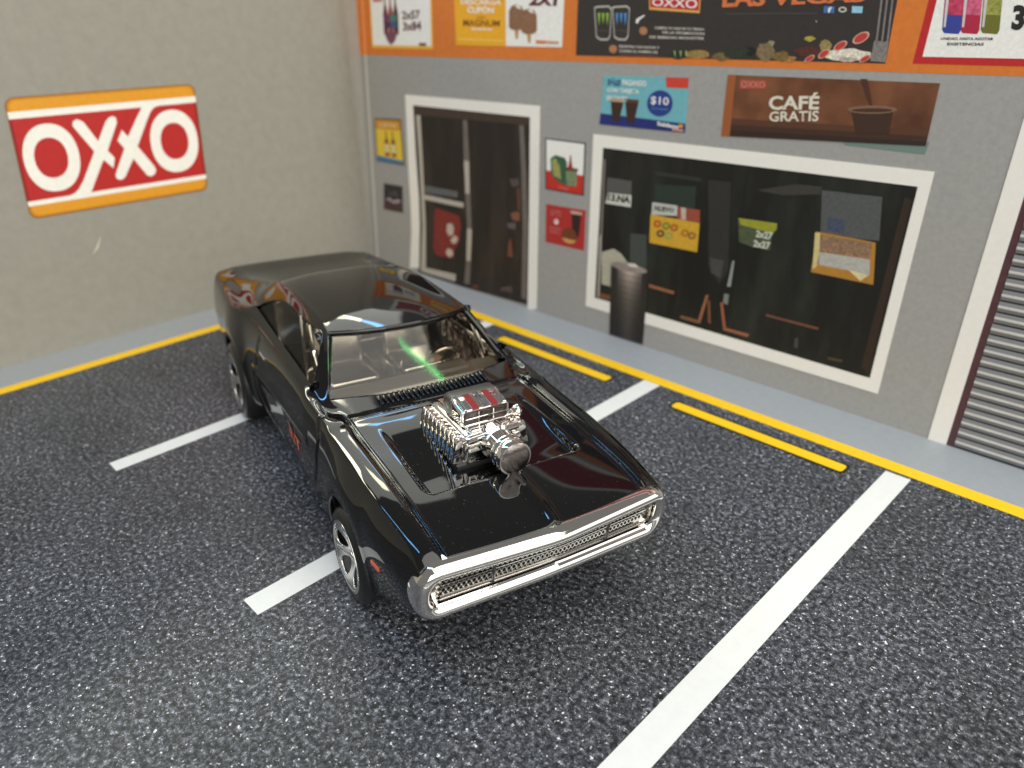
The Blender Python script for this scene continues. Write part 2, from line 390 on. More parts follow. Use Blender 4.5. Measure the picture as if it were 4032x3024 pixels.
sheet('comma_mark', [c1(1955, 92), c1(1960, 98), c1(1925, 125), c1(1915, 148), c1(1902, 140), c1(1908, 118)], white_ink, shop, 2.4, p)
for k, (cx_, cy_) in enumerate(((1950, 192), (1762, 305))):
    sheet('food_photo', [c1(cx_ + 26 * math.cos(t * .7), cy_ + 26 * math.sin(t * .7)) for t in range(9)], ink((176, 122, 84)), shop, 2.4, p)
tl = ink((214, 208, 196))
for (x0, x1, y0, s_) in ((2022, 2330, 165, 'COMPRA TU VASO EN TU TIENDA'), (2070, 2330, 193, 'DE LA PROMOCION'), (1990, 2330, 222, 'DE BEBIDAS MONSTER'), (1800, 2050, 280, 'REGISTRA TUS DATOS Y'), (1800, 2040, 308, 'GUARDA EL NUMERO DE')):
    text('lettering', s_, [c1(x0, y0), c1(x1, y0 + 10), c1(x1, y0 + 25), c1(x0, y0 + 16)], tl, shop, 2.6, p, .02)
sheet('brown_strip', [c1(1800, 338), c1(2040, 345), c1(2040, 352), c1(1800, 346)], ink((120, 70, 50)), shop, 2.4, p)
lg = [c2(-118, -60), c2(205, -60), c2(196, 82), c2(-118, 60)]
sheet('small_logo', lg, ink((226, 170, 90)), shop, 2.2, p)
sheet('small_logo_field', [c2(-112, -40), c2(198, -40), c2(190, 66), c2(-112, 44)], ink((190, 40, 44)), shop, 2.6, p)
text('lettering', 'OXXO', [c2(-96, -12), c2(184, -4), c2(180, 54), c2(-100, 36)], white_ink, shop, 3, p, .01)
text('lettering', 'LAS VEGAS', [c2(345, -76), c2(1245, -50), c2(1220, 12), c2(335, 48)], ink((214, 116, 66)), shop, 2.6, p, .035)
sheet('rule', [c2(350, 84), c2(930, 82), c2(930, 86), c2(350, 88)], ink((90, 84, 76)), shop, 2.4, p)
for x, c in ((1000, (70, 110, 170)), (1085, (60, 54, 50)), (1175, (150, 200, 220))):
    sheet('social_icon', [c2(x - 30, 38), c2(x + 36, 40), c2(x + 32, 82), c2(x - 34, 80)], ink(c), shop, 2.4, p)
text('lettering', 'f', [c2(996, 44), c2(1020, 44), c2(1014, 78), c2(990, 78)], white_ink, shop, 2.8, p, .03)
sheet('icon_ring', [[c2(1085 + 26 * math.cos(t), 60 + 18 * math.sin(t)) for t in np.linspace(0, 6.2, 12)], [c2(1085 + 16 * math.cos(t), 60 + 10 * math.sin(t)) for t in np.linspace(0, 6.2, 12)]], ink((200, 196, 186)), shop, 2.6, p)
sheet('white_speck', [c2(916, 130), c2(926, 132), c2(922, 138)], white_ink, shop, 2.4, p)
foods = [((180, 340), 90, 30, (150, 122, 66)), ((60, 345), 60, 24, (40, 44, 30)), ((420, 330), 90, 44, (44, 52, 38)), ((510, 318), 32, 30, (24, 28, 24)), ((600, 320), 60, 60, (126, 106, 76)), ((330, 352), 60, 26, (110, 96, 60)), ((700, 350), 60, 34, (120, 96, 52)), ((640, 270), 24, 20, (150, 140, 110)),
         ((880, 240), 34, 18, (170, 156, 66)), ((870, 320), 90, 34, (84, 44, 34)), ((980, 285), 44, 40, (150, 132, 80)), ((760, 366), 40, 20, (170, 120, 60)), ((1120, 340), 150, 44, (224, 214, 196)), ((1120, 370), 60, 16, (70, 100, 60))]
for (cx_, cy_), rx, ry, c in foods:
    random.seed(cx_)
    sheet('food_photo', [c2(cx_ + rx * math.cos(t) * random.uniform(.75, 1.1), min(388, cy_ + ry * math.sin(t) * random.uniform(.75, 1.1))) for t in np.linspace(0, 5.9, 14)], mat('food_%d' % cx_, c, .55, grain=.5, gscale=16), shop, 2.2 + .1 * random.random(), p)
for (cx_, cy_, rx, ry) in ((1200, 235, 58, 36), (1072, 285, 46, 30), (970, 335, 40, 28), (880, 365, 34, 22), (1225, 365, 40, 22)):
    sheet('tomato_slice', [c2(cx_ + rx * math.cos(t) * .9 + 10 * math.sin(t), cy_ - ry * math.sin(t) - .3 * rx * math.cos(t) * .9) for t in np.linspace(0, 6, 16)], ink((214, 170, 150)), shop, 3, p)
    sheet('tomato_flesh', [c2(cx_ + .8 * rx * math.cos(t) * .9 + 8 * math.sin(t), cy_ - .8 * ry * math.sin(t) - .24 * rx * math.cos(t) * .9) for t in np.linspace(0, 6, 16)], ink((188, 62, 50)), shop, 3.4, p)
for k in range(3):
    x = 1312 + 34 * k
    sheet('fork_tine', [c2(x + 20, -80), c2(x + 32, -80), c2(x - 10, 262), c2(x - 22, 262)], mat('fork_grey', (130, 124, 120), .5, grain=.4, gscale=20), shop, 3, p)
sheet('fork_head', [c2(1282, 252), c2(1372, 262), c2(1352, 388), c2(1258, 380)], mat('fork_grey', (130, 124, 120), .5), shop, 3, p)
for k in range(3):
    sheet('claw_mark', [c2(36 + 36 * k, 316), c2(46 + 36 * k, 318), c2(44 + 36 * k, 362), c2(40 + 36 * k, 340)], ink((170, 190, 120)), shop, 3, p)

q = [(XZ(3668, -10)[0], zt), (25.4, zt), (25.4, XZ(3800, 256)[1]), XZ(3594, 250)]
p = poster('drinks_poster', q, ink((190, 36, 36)), 'white poster with red border and three drink cans at the right end of the band')
sheet('white_field', [(q[0][0] + .14, zt - .12), (25.26, zt - .12), (25.26, q[2][1] + .13), (q[3][0] + .16, q[3][1] + .13)], white_ink, shop, 2, p)
for x, c, c_ in ((1770, (54, 66, 150), (186, 60, 90)), (1885, (176, 36, 66), (200, 90, 120)), (2010, (110, 110, 40), (150, 150, 70))):
    sheet('drink_can', [c2(x - 40, -120), c2(x + 80, -120), c2(x + 50, 190), c2(x + 36, 212), c2(x - 54, 206), c2(x - 66, 186)], ink(c), shop, 2.6, p)
    sheet('can_top', [c2(x - 40, -120), c2(x + 80, -120), c2(x + 58, 96), c2(x - 54, 90)], mat('can_%d' % x, c_, .55, grain=.5, gscale=12), shop, 2.9, p)
    sheet('can_shine', [c2(x - 30, -120), c2(x - 10, -120), c2(x - 44, 170), c2(x - 58, 168)], ink((206, 200, 200)), shop, 3.1, p)
text('lettering', 'UNIDAD, HASTA AGOTAR', [c2(1700, 232), c2(2025, 232), c2(2020, 254), c2(1694, 250)], black_ink, shop, 3, p, .03)
text('lettering', 'EXISTENCIAS', [c2(1738, 264), c2(1966, 266), c2(1960, 284), c2(1734, 282)], black_ink, shop, 3, p, .03)
text('lettering', '38', [c2(2150, 30), c2(2330, 34), c2(2300, 196), c2(2132, 186)], black_ink, shop, 3, p, .05)

# ------------------------------------------------------------------ signs on the grey wall
q = [XZ(2379, 297), XZ(2714, 306), XZ(2698, 523), XZ(2361, 489)]
teal = ink((112, 178, 186)); p = poster('coffee_offer_sign', q, teal, 'small teal sign with two coffee cups and a $10 price disc above the window', 'sign')
sheet('navy_band', [bil(q, 0, .77), bil(q, 1, .83), bil(q, 1, 1), bil(q, 0, 1)], navy, shop, 2, p)
sheet('red_tab', [bil(q, .74, 0), bil(q, 1, 0), bil(q, 1, .19), bil(q, .76, .19)], ink((204, 66, 50)), shop, 2, p)
text('lettering', 'SÓLO', [bil(q, .06, .04), bil(q, .22, .05), bil(q, .22, .20), bil(q, .06, .19)], navy, shop, 3, p, .05)
text('lettering', 'PAGANDO', [bil(q, .24, .07), bil(q, .53, .08), bil(q, .53, .19), bil(q, .24, .18)], white_ink, shop, 3, p, .02)
text('lettering', 'CON TARJETA', [bil(q, .06, .24), bil(q, .45, .25), bil(q, .45, .36), bil(q, .06, .35)], white_ink, shop, 3, p, .02)
text('lettering', 'SALDAZO', [bil(q, .06, .39), bil(q, .32, .40), bil(q, .32, .50), bil(q, .06, .49)], white_ink, shop, 3, p, .02)
for u in (.11, .29):
    sheet('coffee_cup', [bil(q, u, .44), bil(q, u + .17, .45), bil(q, u + .13, .92), bil(q, u + .05, .91)], ink((60, 34, 26)), shop, 2.6, p)
    sheet('coffee_foam', [bil(q, u, .44), bil(q, u + .17, .45), bil(q, u + .165, .52), bil(q, u + .01, .51)], ink((190, 158, 116) if u < .2 else (90, 56, 40)), shop, 3, p)
sheet('price_disc', [bil(q, .70 + .145 * math.cos(t), .49 + .245 * math.sin(t)) for t in np.linspace(0, 6.1, 24)], ink((34, 58, 134)), shop, 2.6, p)
text('lettering', '$10', [bil(q, .595, .36), bil(q, .80, .37), bil(q, .80, .54), bil(q, .595, .53)], white_ink, shop, 3.2, p, .01)
text('lettering', 'precio especial', [bil(q, .61, .57), bil(q, .79, .58), bil(q, .79, .62), bil(q, .61, .61)], teal, shop, 3.2, p)
text('lettering', 'Saldazo', [bil(q, .69, .83), bil(q, .93, .86), bil(q, .93, .94), bil(q, .69, .91)], white_ink, shop, 3.2, p, .03)
sheet('yellow_mark', [bil(q, .93, .84), bil(q, .98, .86), bil(q, .97, .92), bil(q, .93, .91)], amber_ink, shop, 3.2, p)
sheet('pink_mark', [bil(q, .86, .93), bil(q, .98, .94), bil(q, .98, .99), bil(q, .86, .98)], ink((196, 140, 130)), shop, 3.2, p)

q = [XZ(2867, 294), XZ(3702, 328), XZ(3645, 575), XZ(2840, 535)]
under = sheet('teal_under_sheet', [XZ(3300, 545), XZ(3660, 560), XZ(3642, 608), XZ(3330, 572)], mat('under_teal', (112, 132, 124), .6), shop, 1.0)
def brown_mat():
    m = bpy.data.materials.new('coffee_brown_print'); m.use_nodes = True; nt = m.node_tree; b = nt.nodes['Principled BSDF']
    tc = nt.nodes.new('ShaderNodeTexCoord'); n = nt.nodes.new('ShaderNodeTexNoise'); n.inputs['Scale'].default_value = 1.1; n.inputs['Detail'].default_value = 4
    r = nt.nodes.new('ShaderNodeValToRGB'); e = r.color_ramp.elements
    e[0].position = .3; e[0].color = (*lin((84, 48, 28)), 1); e[1].position = .7; e[1].color = (*lin((134, 84, 54)), 1)
    nt.links.new(tc.outputs['Object'], n.inputs['Vector']); nt.links.new(n.outputs[0], r.inputs[0]); nt.links.new(r.outputs[0], b.inputs['Base Color'])
    b.inputs['Roughness'].default_value = .5; return m
p = poster('coffee_banner', q, brown_mat(), 'long brown coffee banner with a dark cup, reading CAFÉ GRATIS, above the window', 'banner')
under.parent = p
sheet('orange_edge', [bil(q, 0, 0), bil(q, .045, 0), bil(q, .05, 1), bil(q, 0, 1)], ink((156, 88, 46)), shop, 2, p)
for k, (v0, c) in enumerate(((.70, (88, 54, 34)), (.80, (66, 42, 28)), (.89, (50, 34, 26)))):
    sheet('dark_foot', [bil(q, .05, v0), bil(q, 1, v0 + .04), bil(q, 1, 1), bil(q, .05, 1)], ink(c), shop, 2 + .2 * k, p)
sheet('small_logo', [bil(q, .07, .07), bil(q, .215, .06), bil(q, .217, .20), bil(q, .075, .22)], ink((170, 78, 62)), shop, 2.6, p)
text('lettering', 'OXXO', [bil(q, .08, .09), bil(q, .21, .085), bil(q, .21, .18), bil(q, .083, .195)], ink((206, 140, 116)), shop, 3, p)
cream = ink((222, 216, 196))
text('lettering', 'CAFÉ', [c2(628, 575), c2(946, 575), c2(938, 682), c2(626, 684)], cream, shop, 3.2, p, .03)
text('lettering', 'GRATIS', [c2(630, 694), c2(940, 688), c2(934, 754), c2(630, 756)], cream, shop, 3.2, p, .02)
sheet('coffee_cup', [c2(1140, 690), c2(1400, 690), c2(1372, 832), c2(1168, 826)], ink((62, 40, 28)), shop, 3, p)
sheet('cup_rim', [[c2(1270 + 155 * math.cos(t), 682 + 26 * math.sin(t)) for t in np.linspace(0, 6.1, 24)], [c2(1270 + 128 * math.cos(t), 686 + 13 * math.sin(t)) for t in np.linspace(0, 6.1, 24)]], ink((128, 98, 76)), shop, 3.4, p)
sheet('coffee_surface', [c2(1270 + 128 * math.cos(t), 686 + 13 * math.sin(t)) for t in np.linspace(0, 6.1, 24)], ink((70, 44, 30)), shop, 3.3, p)
sheet('pouring_coffee', [c2(1196, 490), c2(1240, 492), c2(1275, 680), c2(1262, 680)], ink((76, 44, 28)), shop, 3, p)

q = [XZ(1474, 465), XZ(1579, 469), XZ(1594, 653), XZ(1484, 634)]
p = poster('beer_bottle_sign', q, ink((92, 74, 30)), 'small yellow framed sign with two bottles left of the door', 'sign')
qi = [bil(q, .04, .03), bil(q, .96, .04), bil(q, .96, .97), bil(q, .04, .97)]
sheet('yellow_field', qi, ink((228, 196, 62)), shop, 2, p)
sheet('amber_head', [bil(qi, 0, 0), bil(qi, 1, 0), bil(qi, 1, .22), bil(qi, 0, .22)], ink((206, 146, 44)), shop, 2.3, p)
sheet('blue_foot', [bil(qi, 0, .88), bil(qi, 1, .92), bil(qi, 1, 1), bil(qi, 0, 1)], ink((70, 120, 170)), shop, 2.3, p)
text('lettering', 'CORONA', [bil(q, .16, .10), bil(q, .86, .10), bil(q, .86, .19), bil(q, .16, .19)], ink((240, 220, 170)), shop, 3, p)
for u in (.34, .58):
    sheet('bottle', [bil(q, u, .84), bil(q, u + .16, .84), bil(q, u + .16, .52), bil(q, u + .1, .42), bil(q, u + .1, .27), bil(q, u + .06, .27), bil(q, u + .06, .42), bil(q, u, .52)], ink((140, 74, 30)), shop, 2.6, p)
    sheet('label', [bil(q, u + .01, .56), bil(q, u + .15, .56), bil(q, u + .15, .76), bil(q, u + .01, .76)], ink((220, 206, 150)), shop, 3, p)

q = [XZ(1512, 721), XZ(1585, 734), XZ(1588, 839), XZ(1512, 823)]
p = poster('dark_notice', q, ink((46, 42, 46)), 'small dark notice with brown lower half left of the door', 'notice')
sheet('lower_half', [bil(q, 0, .6), bil(q, 1, .6), bil(q, 1, 1), bil(q, 0, 1)], ink((74, 52, 52)), shop, 2, p)
sheet('pale_swoosh', [bil(q, .08, .62), bil(q, .3, .5), bil(q, .5, .6), bil(q, .75, .5), bil(q, .95, .56), bil(q, .7, .68), bil(q, .5, .7), bil(q, .3, .62)], ink((160, 146, 150)), shop, 2.4, p)
text('lettering', 'café', [bil(q, .3, .22), bil(q, .75, .22), bil(q, .75, .4), bil(q, .3, .4)], ink((110, 104, 106)), shop, 2.4, p)

q = [XZ(2148, 543), XZ(2307, 563), XZ(2299, 771), XZ(2148, 744)]
p = poster('drinks_pack_sign', q, black_ink, 'white and red framed sign with green pack and red bottle right of the door', 'sign')
qi = [bil(q, .03, .025), bil(q, .97, .025), bil(q, .97, .975), bil(q, .03, .975)]
sheet('white_field', qi, white_ink, shop, 2, p)
sheet('red_foot', [bil(qi, 0, .63), bil(qi, 1, .62), bil(qi, 1, 1), bil(qi, 0, 1)], ink((196, 46, 36)), shop, 2.3, p)
sheet('green_pack', [bil(q, .14, .38), bil(q, .26, .30), bil(q, .5, .33), bil(q, .56, .40), bil(q, .56, .86), bil(q, .3, .8), bil(q, .16, .7)], ink((52, 92, 66)), shop, 2.6, p)
sheet('pack_window', [bil(q, .17, .42), bil(q, .27, .36), bil(q, .38, .5), bil(q, .42, .76), bil(q, .22, .7)], mat('pack_yellow', (160, 160, 90), .5, grain=.4, gscale=15), shop, 3, p)
sheet('pack_front', [bil(q, .54, .56), bil(q, .82, .54), bil(q, .82, .84), bil(q, .56, .86)], mat('pack_green', (120, 136, 100), .5, grain=.5, gscale=15), shop, 3, p)
sheet('pack_lid', [bil(q, .54, .50), bil(q, .84, .50), bil(q, .84, .55), bil(q, .54, .57)], ink((84, 54, 44)), shop, 3.2, p)
sheet('red_bottle', [bil(q, .58, .54), bil(q, .72, .54), bil(q, .68, .40), bil(q, .665, .27), bil(q, .635, .27), bil(q, .62, .40)], ink((150, 46, 38)), shop, 3.4, p)
text('lettering', 'Heat', [bil(q, .36, .89), bil(q, .62, .90), bil(q, .62, .94), bil(q, .36, .93)], ink((230, 150, 140)), shop, 3, p)

q = [XZ(2151, 803), XZ(2307, 829), XZ(2300, 987), XZ(2148, 952)]
p = poster('burger_combo_sign', q, ink((176, 48, 44)), 'red sign with a burger and dark drink below the framed pack sign', 'sign')
pk = ink((216, 140, 132))
for v0, s_ in ((.12, 'COMBO'), (.20, 'DEL DIA'), (.56, 'BURGER'), (.66, 'REFRESCO')):
    text('lettering', s_, [bil(q, .12, v0), bil(q, .40, v0), bil(q, .40, v0 + .055), bil(q, .12, v0 + .055)], pk, shop, 2.6, p)
text('lettering', '$', [bil(q, .22, .34), bil(q, .34, .34), bil(q, .34, .48), bil(q, .22, .48)], white_ink, shop, 2.6, p, .04)
sheet('drink_cup', [bil(q, .66, .14), bil(q, .90, .12), bil(q, .86, .68), bil(q, .70, .70)], ink((50, 30, 30)), shop, 2.4, p)
sheet('cup_lid', [bil(q, .62, .06), bil(q, .92, .06), bil(q, .92, .13), bil(q, .66, .14)], ink((206, 160, 150)), shop, 2.6, p)
sheet('burger', [bil(q, .62 + .19 * math.cos(t), .70 + .20 * math.sin(t)) for t in np.linspace(0, 6.1, 20)], ink((116, 60, 34)), shop, 2.8, p)
sheet('bun', [bil(q, .62 + .18 * math.cos(t), .76 + .14 * math.sin(t)) for t in np.linspace(.2, 2.94, 12)], ink((206, 156, 84)), shop, 3.1, p)

# ------------------------------------------------------------------ the door
frame_white = mat('frame_white_print', (240, 236, 226), .5, grain=.03, gscale=8)
def streaky(name, a, b):                        # a dim photographed interior: soft upright smears of light
    m = bpy.data.materials.new(name); m.use_nodes = True; nt = m.node_tree; bs = nt.nodes['Principled BSDF']; bs.inputs['Roughness'].default_value = .5
    tc = nt.nodes.new('ShaderNodeTexCoord'); mp = nt.nodes.new('ShaderNodeMapping'); mp.inputs['Scale'].default_value = (1.3, 1, .28)
    n = nt.nodes.new('ShaderNodeTexNoise'); n.inputs['Scale'].default_value = 1.0; n.inputs['Detail'].default_value = 6; n.inputs['Roughness'].default_value = .62
    r = nt.nodes.new('ShaderNodeValToRGB'); e = r.color_ramp.elements; e[0].position = .46; e[0].color = (*lin(a), 1); e[1].position = .72; e[1].color = (*lin(b), 1)
    nt.links.new(tc.outputs['Object'], mp.inputs[0]); nt.links.new(mp.outputs[0], n.inputs['Vector']); nt.links.new(n.outputs[0], r.inputs[0]); nt.links.new(r.outputs[0], bs.inputs['Base Color'])
    return m
glass_dark = streaky('dark_glass_print', (34, 28, 23), (60, 50, 42))
door = empty('shop_door', shop(5.2, 0))
tag(door, 'dark glass double door with white surround beside the wall corner', 'door')
DI = Matrix.Translation(-door.location)
def part(o, root):
    o.parent = root; o.data.transform(Matrix.Translation(-root.location)); return o
outer = [c5(362, 42), c5(1338, 124), c5(1326, 900), c5(1312, 1600), c5(1250, 1600), c5(1262, 900), c5(1268, 205), c5(418, 118), c5(438, 480), c5(462, 820), c5(466, 1000), c5(462, 1300), c5(395, 1300), c5(408, 1050), c5(404, 900), c5(385, 560)]
part(sheet('door_frame', outer, frame_white, shop, 3, None, .03), door)
part(sheet('door_glass', [c5(410, 110), c5(1275, 196), c5(1266, 900), c5(1254, 1570), c5(456, 1345), c5(468, 1000), c5(460, 780), c5(436, 480)], glass_dark, shop, 1, None), door)
st_lt = mat('door_metal_light', (186, 178, 164), .5, grain=.08, gscale=5); st_md = mat('door_metal_mid', (112, 104, 96), .5, grain=.15, gscale=5); st_dk = mat('door_metal_brown', (66, 52, 42), .5, grain=.15, gscale=4)
part(sheet('door_header', [c5(425, 125), c5(1262, 206), c5(1262, 262), c5(432, 190)], st_dk, shop, 1.6), door)
part(sheet('door_stile', [c5(440, 190), c5(472, 192), c5(492, 560), c5(500, 760), c5(512, 1000), c5(512, 1330), c5(474, 1322), c5(486, 1000), c5(476, 760), c5(462, 480)], st_lt, shop, 1.9), door)
part(sheet('door_stile', [c5(780, 225), c5(812, 228), c5(830, 560), c5(836, 800), c5(846, 1050), c5(838, 1250), c5(830, 1420), c5(790, 1410), c5(806, 1230), c5(812, 1000), c5(800, 800), c5(788, 520)], st_md, shop, 1.9), door)
part(sheet('stile_highlight', [c5(788, 520), c5(824, 524), c5(828, 760), c5(800, 760)], st_lt, shop, 2.2), door)
part(sheet('stile_highlight', [c5(812, 1010), c5(845, 1020), c5(836, 1250), c5(806, 1245)], st_lt, shop, 2.2), door)
part(sheet('door_stile', [c5(1190, 262), c5(1222, 265), c5(1240, 600), c5(1250, 1000), c5(1240, 1530), c5(1205, 1515), c5(1215, 1000), c5(1205, 600)], st_md, shop, 1.9), door)
part(sheet('door_rail', [c5(492, 765), c5(786, 826), c5(784, 862), c5(494, 800)], st_lt, shop, 2.2), door)
part(sheet('door_rail', [c5(504, 700), c5(745, 745), c5(740, 790), c5(496, 752)], mat('door_rail_grey', (96, 100, 98), .5, grain=.2, gscale=6), shop, 1.9), door)
part(sheet('door_rail', [c5(500, 1295), c5(730, 1345), c5(725, 1398), c5(498, 1330)], st_lt, shop, 2.2), door)
stk = sheet('door_sticker', [c5(578, 862), c5(600, 868), c5(755, 920), c5(766, 990), c5(755, 1110), c5(722, 1160), c5(712, 1232), c5(590, 1206), c5(566, 1170), c5(570, 980)], mat('sticker_red', (126, 44, 36), .55, grain=.35, gscale=9), shop, 1.9)
part(stk, door)
for pts in ([(666, 980), (700, 975), (715, 1010), (708, 1060), (678, 1066), (662, 1030)], [(690, 1095), (722, 1060), (748, 1085), (730, 1120), (702, 1122)], [(655, 1190), (672, 1155), (705, 1170), (712, 1205), (680, 1222)]):
    s_ = sheet('sticker_print', [c5(*a) for a in pts], ink((196, 180, 164)), shop, 2.4); s_.data.transform(Matrix.Translation(-door.location)); s_.parent = stk
for pts, c in (([(1115, 655), (1185, 650), (1190, 700), (1140, 712)], (86, 72, 70)), ([(1125, 905), (1170, 890), (1196, 900), (1190, 960), (1140, 950)], (130, 82, 64)), ([(1100, 975), (1165, 970), (1160, 1020), (1110, 1010)], (96, 88, 90)), ([(1170, 720), (1195, 720), (1200, 880), (1180, 885)], (96, 62, 50)), ([(1110, 1120), (1130, 1080), (1142, 1220), (1105, 1215)], (120, 70, 50)), ([(840, 1430), (880, 1420), (900, 1445), (850, 1445)], (110, 60, 46)), ([(1060, 1440), (1130, 1430), (1140, 1475), (1050, 1465)], (90, 70, 66))):
    part(sheet('interior_print', [c5(*a) for a in pts], ink(c), shop, 1.6), door)

# ------------------------------------------------------------------ the shop window
win = empty('shop_window', shop(15, .7))
tag(win, 'wide dark shop window in a thick white frame with notices inside', 'window')
wo = [XZ(2337.7, 528), XZ(3680, 677), XZ(3456.5, 1550), XZ(2307, 1204)]; wi = [XZ(2375, 581), XZ(3615, 735), XZ(3426, 1489), XZ(2342, 1172)]
part(sheet('window_frame', [wo, wi], frame_white, shop, 3, None, .03), win)
part(sheet('window_glass', [tuple(Vector(wi[i]).lerp(Vector(wi[(i + 2) % 4]), -.006)) for i in range(4)], streaky('window_glass_print', (24, 24, 19), (44, 46, 39)), shop, 1), win)
def wp(name, pts, rgb, layer=1.8, grain=.12, gs=10):
    o = sheet(name, [c3(*a) for a in pts], mat('w_%s_%d_%d_%d' % (name, *rgb), rgb, .55, grain=grain, gscale=gs), shop, layer); return part(o, win)
wp('window_jamb', [(262, 260), (274, 262), (238, 1068), (222, 1064)], (120, 112, 104))
wp('window_jamb', [(238, 700), (250, 700), (236, 1060), (226, 1058)], (170, 164, 152), 2.0)
wp('grey_reflection', [(560, 330), (830, 370), (828, 392), (560, 352)], (46, 48, 42), 1.6)
wp('grey_reflection', [(560, 405), (800, 420), (790, 560), (556, 520)], (40, 52, 44), 1.6)
wp('grey_reflection', [(1150, 440), (1380, 405), (1530, 420), (1525, 465), (1300, 470)], (58, 56, 48), 1.6)
wp('grey_reflection', [(870, 380), (1000, 395), (985, 900), (935, 985), (870, 880)], (46, 44, 40), 1.5)
wp('grey_reflection', [(880, 830), (960, 850), (940, 950), (885, 920)], (70, 68, 64), 1.6)
wp('grey_reflection', [(418, 690), (512, 700), (510, 920), (412, 880)], (66, 72, 66), 1.6)
wp('brown_post', [(2010, 480), (2052, 500), (1800, 1500), (1755, 1470)], (50, 36, 26), 1.6)
wp('window_post', [(1010, 850), (1022, 850), (1000, 1000), (978, 1000)], (140, 146, 140), 1.8)
wp('window_post', [(962, 1040), (990, 1046), (982, 1105), (955, 1096)], (120, 126, 118), 1.8)
wp('white_bag', [(250, 800), (320, 780), (365, 810), (402, 862), (330, 870), (310, 900), (305, 1000), (250, 985)], (176, 172, 152), 1.9)
wp('orange_floor', [(242, 1038), (302, 1050), (300, 1080), (242, 1066)], (120, 74, 44), 1.7)
wp('orange_chair_leg', [(525, 985), (672, 1028), (668, 1044), (525, 1004)], (150, 96, 66))
wp('orange_chair_leg', [(855, 1050), (872, 1048), (822, 1214), (806, 1206)], (150, 96, 64))
wp('orange_chair_leg', [(866, 1080), (880, 1080), (884, 1216), (868, 1210)], (120, 76, 50))
wp('orange_chair_leg', [(708, 1166), (818, 1196), (812, 1214), (706, 1184)], (124, 86, 56))
wp('orange_chair_leg', [(938, 1090), (954, 1094), (972, 1240), (955, 1245)], (150, 92, 60))
wp('orange_chair_leg', [(955, 1235), (1108, 1276), (1098, 1294), (955, 1252)], (150, 96, 66))
wp('orange_chair_leg', [(1200, 1158), (1512, 1238), (1506, 1252), (1205, 1172)], (112, 74, 54))
wp('pale_glint', [(1372, 1300), (1392, 1296), (1390, 1360), (1366, 1350)], (66, 66, 60))
wp('pale_glint', [(1560, 1406), (1650, 1424), (1646, 1440), (1565, 1426)], (72, 62, 40))
# notices hanging inside the window
s_ = wp('sale_notice', [(285, 365), (426, 388), (420, 540), (272, 516)], (86, 84, 80), 2.0)
qn = [c3(290, 455), c3(424, 470), c3(420, 540), c3(272, 516)]
part(sheet('sale_strip', qn, ink((206, 204, 194)), shop, 2.3), win)
t_ = text('lettering', '13.NA', [bil(qn, .02, .08), bil(qn, .97, .10), bil(qn, .97, .70), bil(qn, .05, .72)], ink((44, 42, 40)), shop, 2.8, None, .05); part(t_, win)
wp('yellow_notice', [(535, 580), (820, 632), (805, 800), (528, 745)], (206, 160, 46), 2.0)
wp('notice_head', [(545, 510), (690, 530), (688, 590), (540, 582)], (190, 192, 182), 2.0)
wp('notice_head', [(690, 535), (822, 556), (820, 630), (688, 608)], (150, 74, 54), 2.1)
wp('notice_head', [(712, 540), (740, 544), (740, 614), (712, 610)], (190, 176, 160), 2.3)
part(text('lettering', 'NUEVO', [c3(560, 528), c3(672, 544), c3(670, 570), c3(556, 560)], ink((60, 62, 58)), shop, 2.5, None, .04), win)
for (x, y, c) in ((575, 635, (176, 84, 40)), (625, 648, (110, 130, 50)), (672, 658, (170, 90, 40)), (592, 692, (90, 60, 50)), (640, 705, (150, 160, 80)), (735, 690, (170, 110, 40)), (775, 705, (150, 100, 50))):
    o_ = sheet('food_ring', [[c3(x + 24 * math.cos(t), y + 22 * math.sin(t)) for t in np.linspace(0, 6.1, 14)], [c3(x + 11 * math.cos(t), y + 9 * math.sin(t)) for t in np.linspace(0, 6.1, 14)]], ink(c), shop, 2.5); part(o_, win)
wp('green_notice', [(1042, 600), (1270, 632), (1266, 670), (1240, 712), (1228, 790), (1120, 768), (1048, 740)], (74, 84, 58), 2.0, .3)
wp('green_notice_head', [(1046, 602), (1270, 634), (1266, 668), (1238, 690), (1056, 640)], (150, 150, 44), 2.2)
for v0 in ((1150, 672), (1136, 728)):
    part(text('lettering', '2x27', [c3(v0[0], v0[1]), c3(v0[0] + 96, v0[1] + 14), c3(v0[0] + 90, v0[1] + 58), c3(v0[0] - 6, v0[1] + 40)], ink((200, 202, 186)), shop, 2.6, None, .04), win)
wp('tan_notice', [(1500, 680), (1842, 745), (1828, 990), (1465, 915)], (176, 124, 48), 2.0)
wp('tan_notice_panel', [(1530, 440), (1880, 480), (1862, 735), (1520, 700)], (82, 84, 82), 1.9, .2, 14)
wp('tan_notice_blue', [(1560, 600), (1660, 612), (1656, 690), (1556, 672)], (66, 74, 92), 2.1, .3, 14)
wp('tan_notice_photo', [(1520, 700), (1820, 748), (1808, 838), (1514, 798)], (140, 110, 84), 2.3, .6, 12)
wp('tan_notice_text', [(1514, 800), (1808, 842), (1806, 935), (1680, 905), (1500, 872)], (176, 174, 164), 2.3, .2, 16)
wp('tan_notice_edge', [(1490, 685), (1520, 690), (1512, 870), (1475, 900)], (206, 190, 130), 2.3)
wp('tan_notice_fold', [(1680, 900), (1800, 935), (1752, 968)], (214, 200, 150), 2.5)

